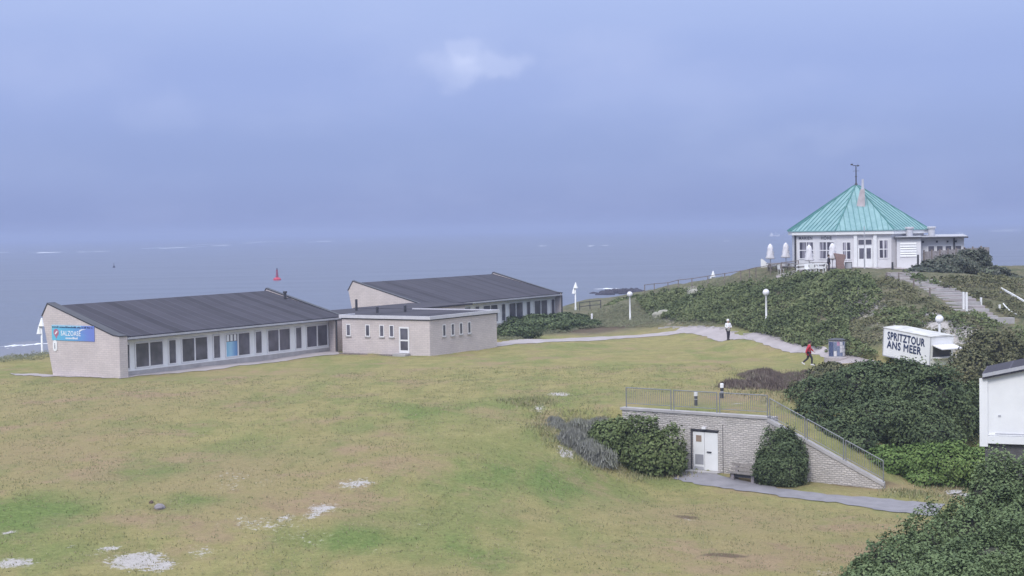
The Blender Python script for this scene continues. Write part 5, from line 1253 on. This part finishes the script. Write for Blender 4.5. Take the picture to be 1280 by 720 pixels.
bush('round_shrub', 'dense rounded dark green shrub against the wall beside the bench', 'bush',
     [lobe(976, 570, 29, 31, 74.8), lobe(968, 585, 24, 20, 74.5), lobe(984, 585, 24, 20, 74.3), lobe(982, 552, 18, 14, 74.8), lobe(958, 578, 14, 14, 74.6), lobe(994, 566, 14, 16, 74.6)], 15000, .06, 'leaf_dark', seed=15, clump=.2, core=.8)
bush('rose_bush', 'leafy yellow green bush covering the left end of the stone wall', 'bush',
     [lobe(768, 545, 34, 22, 78.5), lobe(803, 550, 34, 25, 77.5), lobe(832, 558, 26, 22, 77), lobe(775, 562, 34, 20), lobe(812, 572, 36, 20), lobe(752, 542, 20, 16, 79), lobe(843, 574, 18, 18), lobe(790, 570, 30, 18)], 17000, .085, 'leaf_rose', seed=16, clump=.22, core=.72)
bush('mauve_shrub', 'grey mauve twiggy shrub spreading left of the yellow green bush', 'bush',
     [lobe(716, 549, 22, 10), lobe(734, 562, 22, 11), lobe(704, 534, 20, 8), lobe(728, 536, 24, 10), lobe(748, 573, 18, 10), lobe(722, 552, 20, 10), lobe(692, 525, 14, 5), lobe(748, 528, 22, 7)], 17000, .13, 'leaf_laven', wisps=.32, seed=17, clump=.4, asp=.13, upright=.5, core=.45)
bush('heath_patch', 'low reddish brown heath patch on the lawn in front of the walker', 'heath',
     [lobe(925, 480, 26, 7), lobe(955, 476, 30, 10), lobe(985, 474, 30, 11), lobe(1015, 469, 22, 9), lobe(975, 480, 32, 8), lobe(950, 466, 24, 6), lobe(1000, 482, 26, 7)], 22000, .16, 'leaf_heath', wisps=.35, seed=18, clump=.3, asp=.16, upright=.4, core=.3)
bush('small_shrub', 'small grey green shrub in front of the poster column', 'bush', [lobe(1041, 458, 12, 5, 101), lobe(1030, 460, 10, 5, 100)], 1500, .06, 'leaf_olive', seed=19)
bush('hall_hedge', 'dark green hedge mound in front of the farther hall windows', 'hedge',
     [lobe(645, 414, 30, 10), lobe(680, 406, 34, 10), lobe(712, 405, 26, 7), lobe(632, 416, 18, 9), lobe(665, 402, 26, 9), lobe(698, 399, 26, 7), lobe(732, 405, 22, 5), lobe(640,405,20,8), lobe(725,398,16,5)], 17000, .12, 'leaf_dark', seed=20, clump=.2, core=.3)
bush('dune_shrub', 'dark round shrub left of the globe lamp at the dune foot', 'bush', [lobe(778, 380, 18, 8, 172), lobe(768, 384, 14, 6, 170), lobe(795, 376, 16, 8, 173)], 5000, .12, 'leaf_hill', seed=21)
bush('pavilion_shrub', 'dark shrub mound hiding the plank fence right of the pavilion', 'bush',
     [lobe(1158, 341, 24, 9, 137), lobe(1185, 334, 28, 13, 139), lobe(1210, 329, 26, 15, 140), lobe(1226, 328, 13, 16, 141), lobe(1240, 342, 20, 8, 139), lobe(1262, 349, 18, 5, 139), lobe(1150, 348, 16, 6, 136)], 22000, .12, 'leaf_scrub', seed=22, clump=.2, core=.65)
def on_top(px, py, rx, ry, dist): return lobe(px, py, rx, ry, dist, .9)
bush('near_bush', 'broad grey green bush filling the bottom right corner', 'bush',
     [lobe(1112, 702, 46, 30, 51), lobe(1152, 678, 42, 32, 53), lobe(1200, 658, 46, 34, 55), lobe(1262, 648, 48, 36, 56), lobe(1180, 716, 66, 36, 49), lobe(1240, 702, 66, 42, 49), lobe(1295, 690, 50, 54, 50), lobe(1075, 722, 34, 22, 50), lobe(1120, 735, 60, 30, 48), lobe(1200, 745, 90, 40, 46), lobe(1300, 740, 70, 50, 46)], 70000, .060, 'leaf_fore', seed=23, clump=.24, core=.70)
bush('edge_bush', 'dark bush mass below the white house at the right edge', 'bush',
     [lobe(1232, 592, 26, 16, 57), lobe(1258, 592, 30, 20, 57), lobe(1290, 594, 34, 24, 57), lobe(1245, 608, 34, 20, 57)], 15000, .06, 'leaf_fore', seed=24, clump=.25)

def in_poly(px, py, poly):
    ins = np.zeros(len(px), bool); n = len(poly)
    for i in range(n):
        (x1, y1), (x2, y2) = poly[i], poly[(i + 1) % n]
        c = ((y1 > py) != (y2 > py)) & (px < (x2 - x1) * (py - y1) / (y2 - y1 + 1e-9) + x1); ins ^= c
    return ins
def scatter_xy(poly, n, box_):
    out_ = []
    while sum(len(o) for o in out_) < n:
        x = RNG.uniform(box_[0], box_[1], 60000); y = RNG.uniform(box_[2], box_[3], 60000); z = H(x, y)
        v = np.stack([x, y, z], 1) - CAM; dz = v @ _f; px = 640 + F_PX * (v @ _r) / dz; py = 360 - F_PX * (v @ _u) / dz
        k = in_poly(px, py, poly); out_.append(np.stack([x, y, z], 1)[k])
    return np.concatenate(out_)[:n]
def cover(name, label, cat, polys, box_, n, hmax, size, mat, asp=.62, thr=-9, seed=3, nscale=3.2):
    P = np.concatenate([scatter_xy(pg_, int(n * f_), box_) for pg_, f_ in polys])
    hN = noise2(P[:, 0], P[:, 1], nscale, seed); hM = noise2(P[:, 0], P[:, 1], 1.1, seed + 1)
    k = hN + RNG.normal(size=len(P)) * .15 > thr; P, hN, hM = P[k], hN[k], hM[k]
    hh_ = hmax * np.clip(.55 + .4 * hN + .3 * hM, .08, 1.3) * (1 - np.abs(RNG.normal(size=len(P))) * .25)
    P = P.copy(); P[:, 2] += np.clip(hh_, .02, None)
    Nn = RNG.normal(size=P.shape) * .6 + np.array([0, -.35, .9])
    V, Q = quad_cloud(P, Nn, size, asp); o = link(name, np_mesh(name, V, Q), M[mat]); return tag(o, label, cat, kind='stuff')
HB = (8, 66, 96, 182)
cover('dune_scrub', 'dense dark green scrub covering the dune below the pavilion', 'scrub',
      [([(795, 378), (830, 367), (870, 363), (905, 361), (940, 357), (1000, 348), (1060, 344), (1085, 352), (1105, 372), (1085, 392), (1060, 405), (1062, 425), (1098, 448), (1085, 452), (1000, 434), (940, 416), (905, 406), (850, 404), (812, 398)], 1.0)], HB, 66000, .85, .12, 'leaf_hill', thr=-.8, seed=31, nscale=4.2)
cover('slope_scrub', 'patchy olive scrub on the right flank of the dune', 'scrub',
      [([(1070, 345), (1120, 350), (1190, 390), (1250, 412), (1280, 418), (1280, 455), (1200, 440), (1100, 440), (1060, 425), (1064, 405), (1100, 380)], .7), ([(1150, 350), (1240, 345), (1280, 352), (1280, 400), (1262, 398), (1215, 375)], .4)], HB, 26000, .38, .11, 'leaf_olive', thr=-.15, seed=33)
cover('shrub_patch', 'dark green low shrubs beside and below the dune steps', 'scrub',
      [([(1175, 398), (1215, 392), (1240, 405), (1280, 415), (1280, 440), (1200, 432)], .5), ([(1130, 345), (1150, 346), (1175, 358), (1150, 358)], .1), ([(1090, 392), (1140, 388), (1175, 402), (1150, 412), (1095, 405)], .3)], HB, 13000, .6, .11, 'leaf_hill', thr=-.1, seed=34)
cover('dune_grass', 'grey green marram grass along the dune foot and crest', 'dune grass',
      [([(735, 392), (800, 376), (830, 372), (835, 396), (880, 404), (900, 409), (830, 410), (735, 410)], .55), ([(800, 368), (870, 356), (945, 343), (1000, 336), (1000, 342), (870, 363), (800, 376)], .25), ([(620, 424), (735, 404), (760, 408), (740, 412), (625, 428)], .15), ([(0, 449), (60, 441), (64, 448), (0, 456)], .10)], (-80, 66, 96, 190), 24000, .42, .16, 'leaf_marram', asp=.10, seed=35)
def blades(name, label, cat, P, hgt, wid, mat):
    n = len(P); a = RNG.uniform(0, 2 * np.pi, n); h = hgt * RNG.uniform(.4, 1.3, n); wv = np.stack([np.cos(a), np.sin(a), np.zeros(n)], 1) * wid
    lean = RNG.normal(size=(n, 3)) * hgt * .35; lean[:, 2] = h
    V = np.stack([P - wv, P + wv, P + lean], 1).reshape(-1, 3); o = link(name, np_mesh(name, V, np.arange(3 * n).reshape(-1, 3), 3), M[mat]); return tag(o, label, cat, kind='stuff')
M['blade'] = leafmat('lawn_tufts', [(.16, .18, .085), (.22, .23, .12), (.30, .265, .16), (.40, .34, .23)], patch=.35)
P = scatter_xy([(-40, 475), (160, 478), (560, 460), (900, 455), (1000, 470), (770, 500), (680, 530), (760, 600), (850, 605), (1130, 650), (1040, 735), (-40, 735)], 110000, (-42, 28, 46, 112))
cl = noise2(P[:, 0], P[:, 1], 1.3, 51) + .6 * noise2(P[:, 0], P[:, 1], 5, 52) + RNG.normal(size=len(P)) * .5; P = P[cl > .1]
blades('lawn_tufts', 'short uneven tufts of grass in the lawn', 'grass', P, .07, .022, 'blade')

P = np.concatenate([scatter_xy(q, n_, (-42, 28, 46, 100)) for q, n_ in (
    ([(672, 512), (760, 514), (785, 522), (760, 540), (850, 585), (862, 596), (800, 602), (740, 588), (690, 562), (665, 535)], 9000),
    ([(890, 486), (925, 466), (1000, 458), (1030, 462), (990, 500), (985, 520), (960, 505)], 4500),
    ([(1104, 612), (1200, 605), (1235, 622), (1190, 630), (1110, 620)], 2500), ([(620, 500), (680, 496), (700, 505), (660, 512)], 1200))])
P = P[(noise2(P[:, 0], P[:, 1], 1.6, 61) + RNG.normal(size=len(P)) * .5) > -.1]
P[:, :2] += RNG.normal(size=(len(P), 2)) * .35; P[:, 2] = H(P[:, 0], P[:, 1])
k_ = behind(P[:, 0], P[:, 1])[0]; P = P[(k_ < -.1) | (k_ > 1.3) | (P[:, 0] < 5.5)]
blades('rough_grass', 'longer rough grass around the shrubs and the retaining wall', 'grass', P, .20, .028, 'blade')

# ------------------------------------------------------------------ haze over land and sea
hz_m = D.materials.new('haze_air'); hz_m.use_nodes = True; t = hz_m.node_tree; t.nodes.clear()
mo = t.nodes.new('ShaderNodeOutputMaterial'); pvn = t.nodes.new('ShaderNodeVolumePrincipled')
pvn.inputs['Color'].default_value = (.485, .55, .75, 1); pvn.inputs['Density'].default_value = .0005; pvn.inputs['Anisotropy'].default_value = .2
t.links.new(pvn.outputs[0], mo.inputs['Volume'])
hzb = obj('haze', MB().box(-17000, -300, -16, 17000, 23000, 24), hz_m); tag(hzb, 'thin pale sea haze over the whole place', 'haze', kind='stuff'); hzb.display_type = 'WIRE'
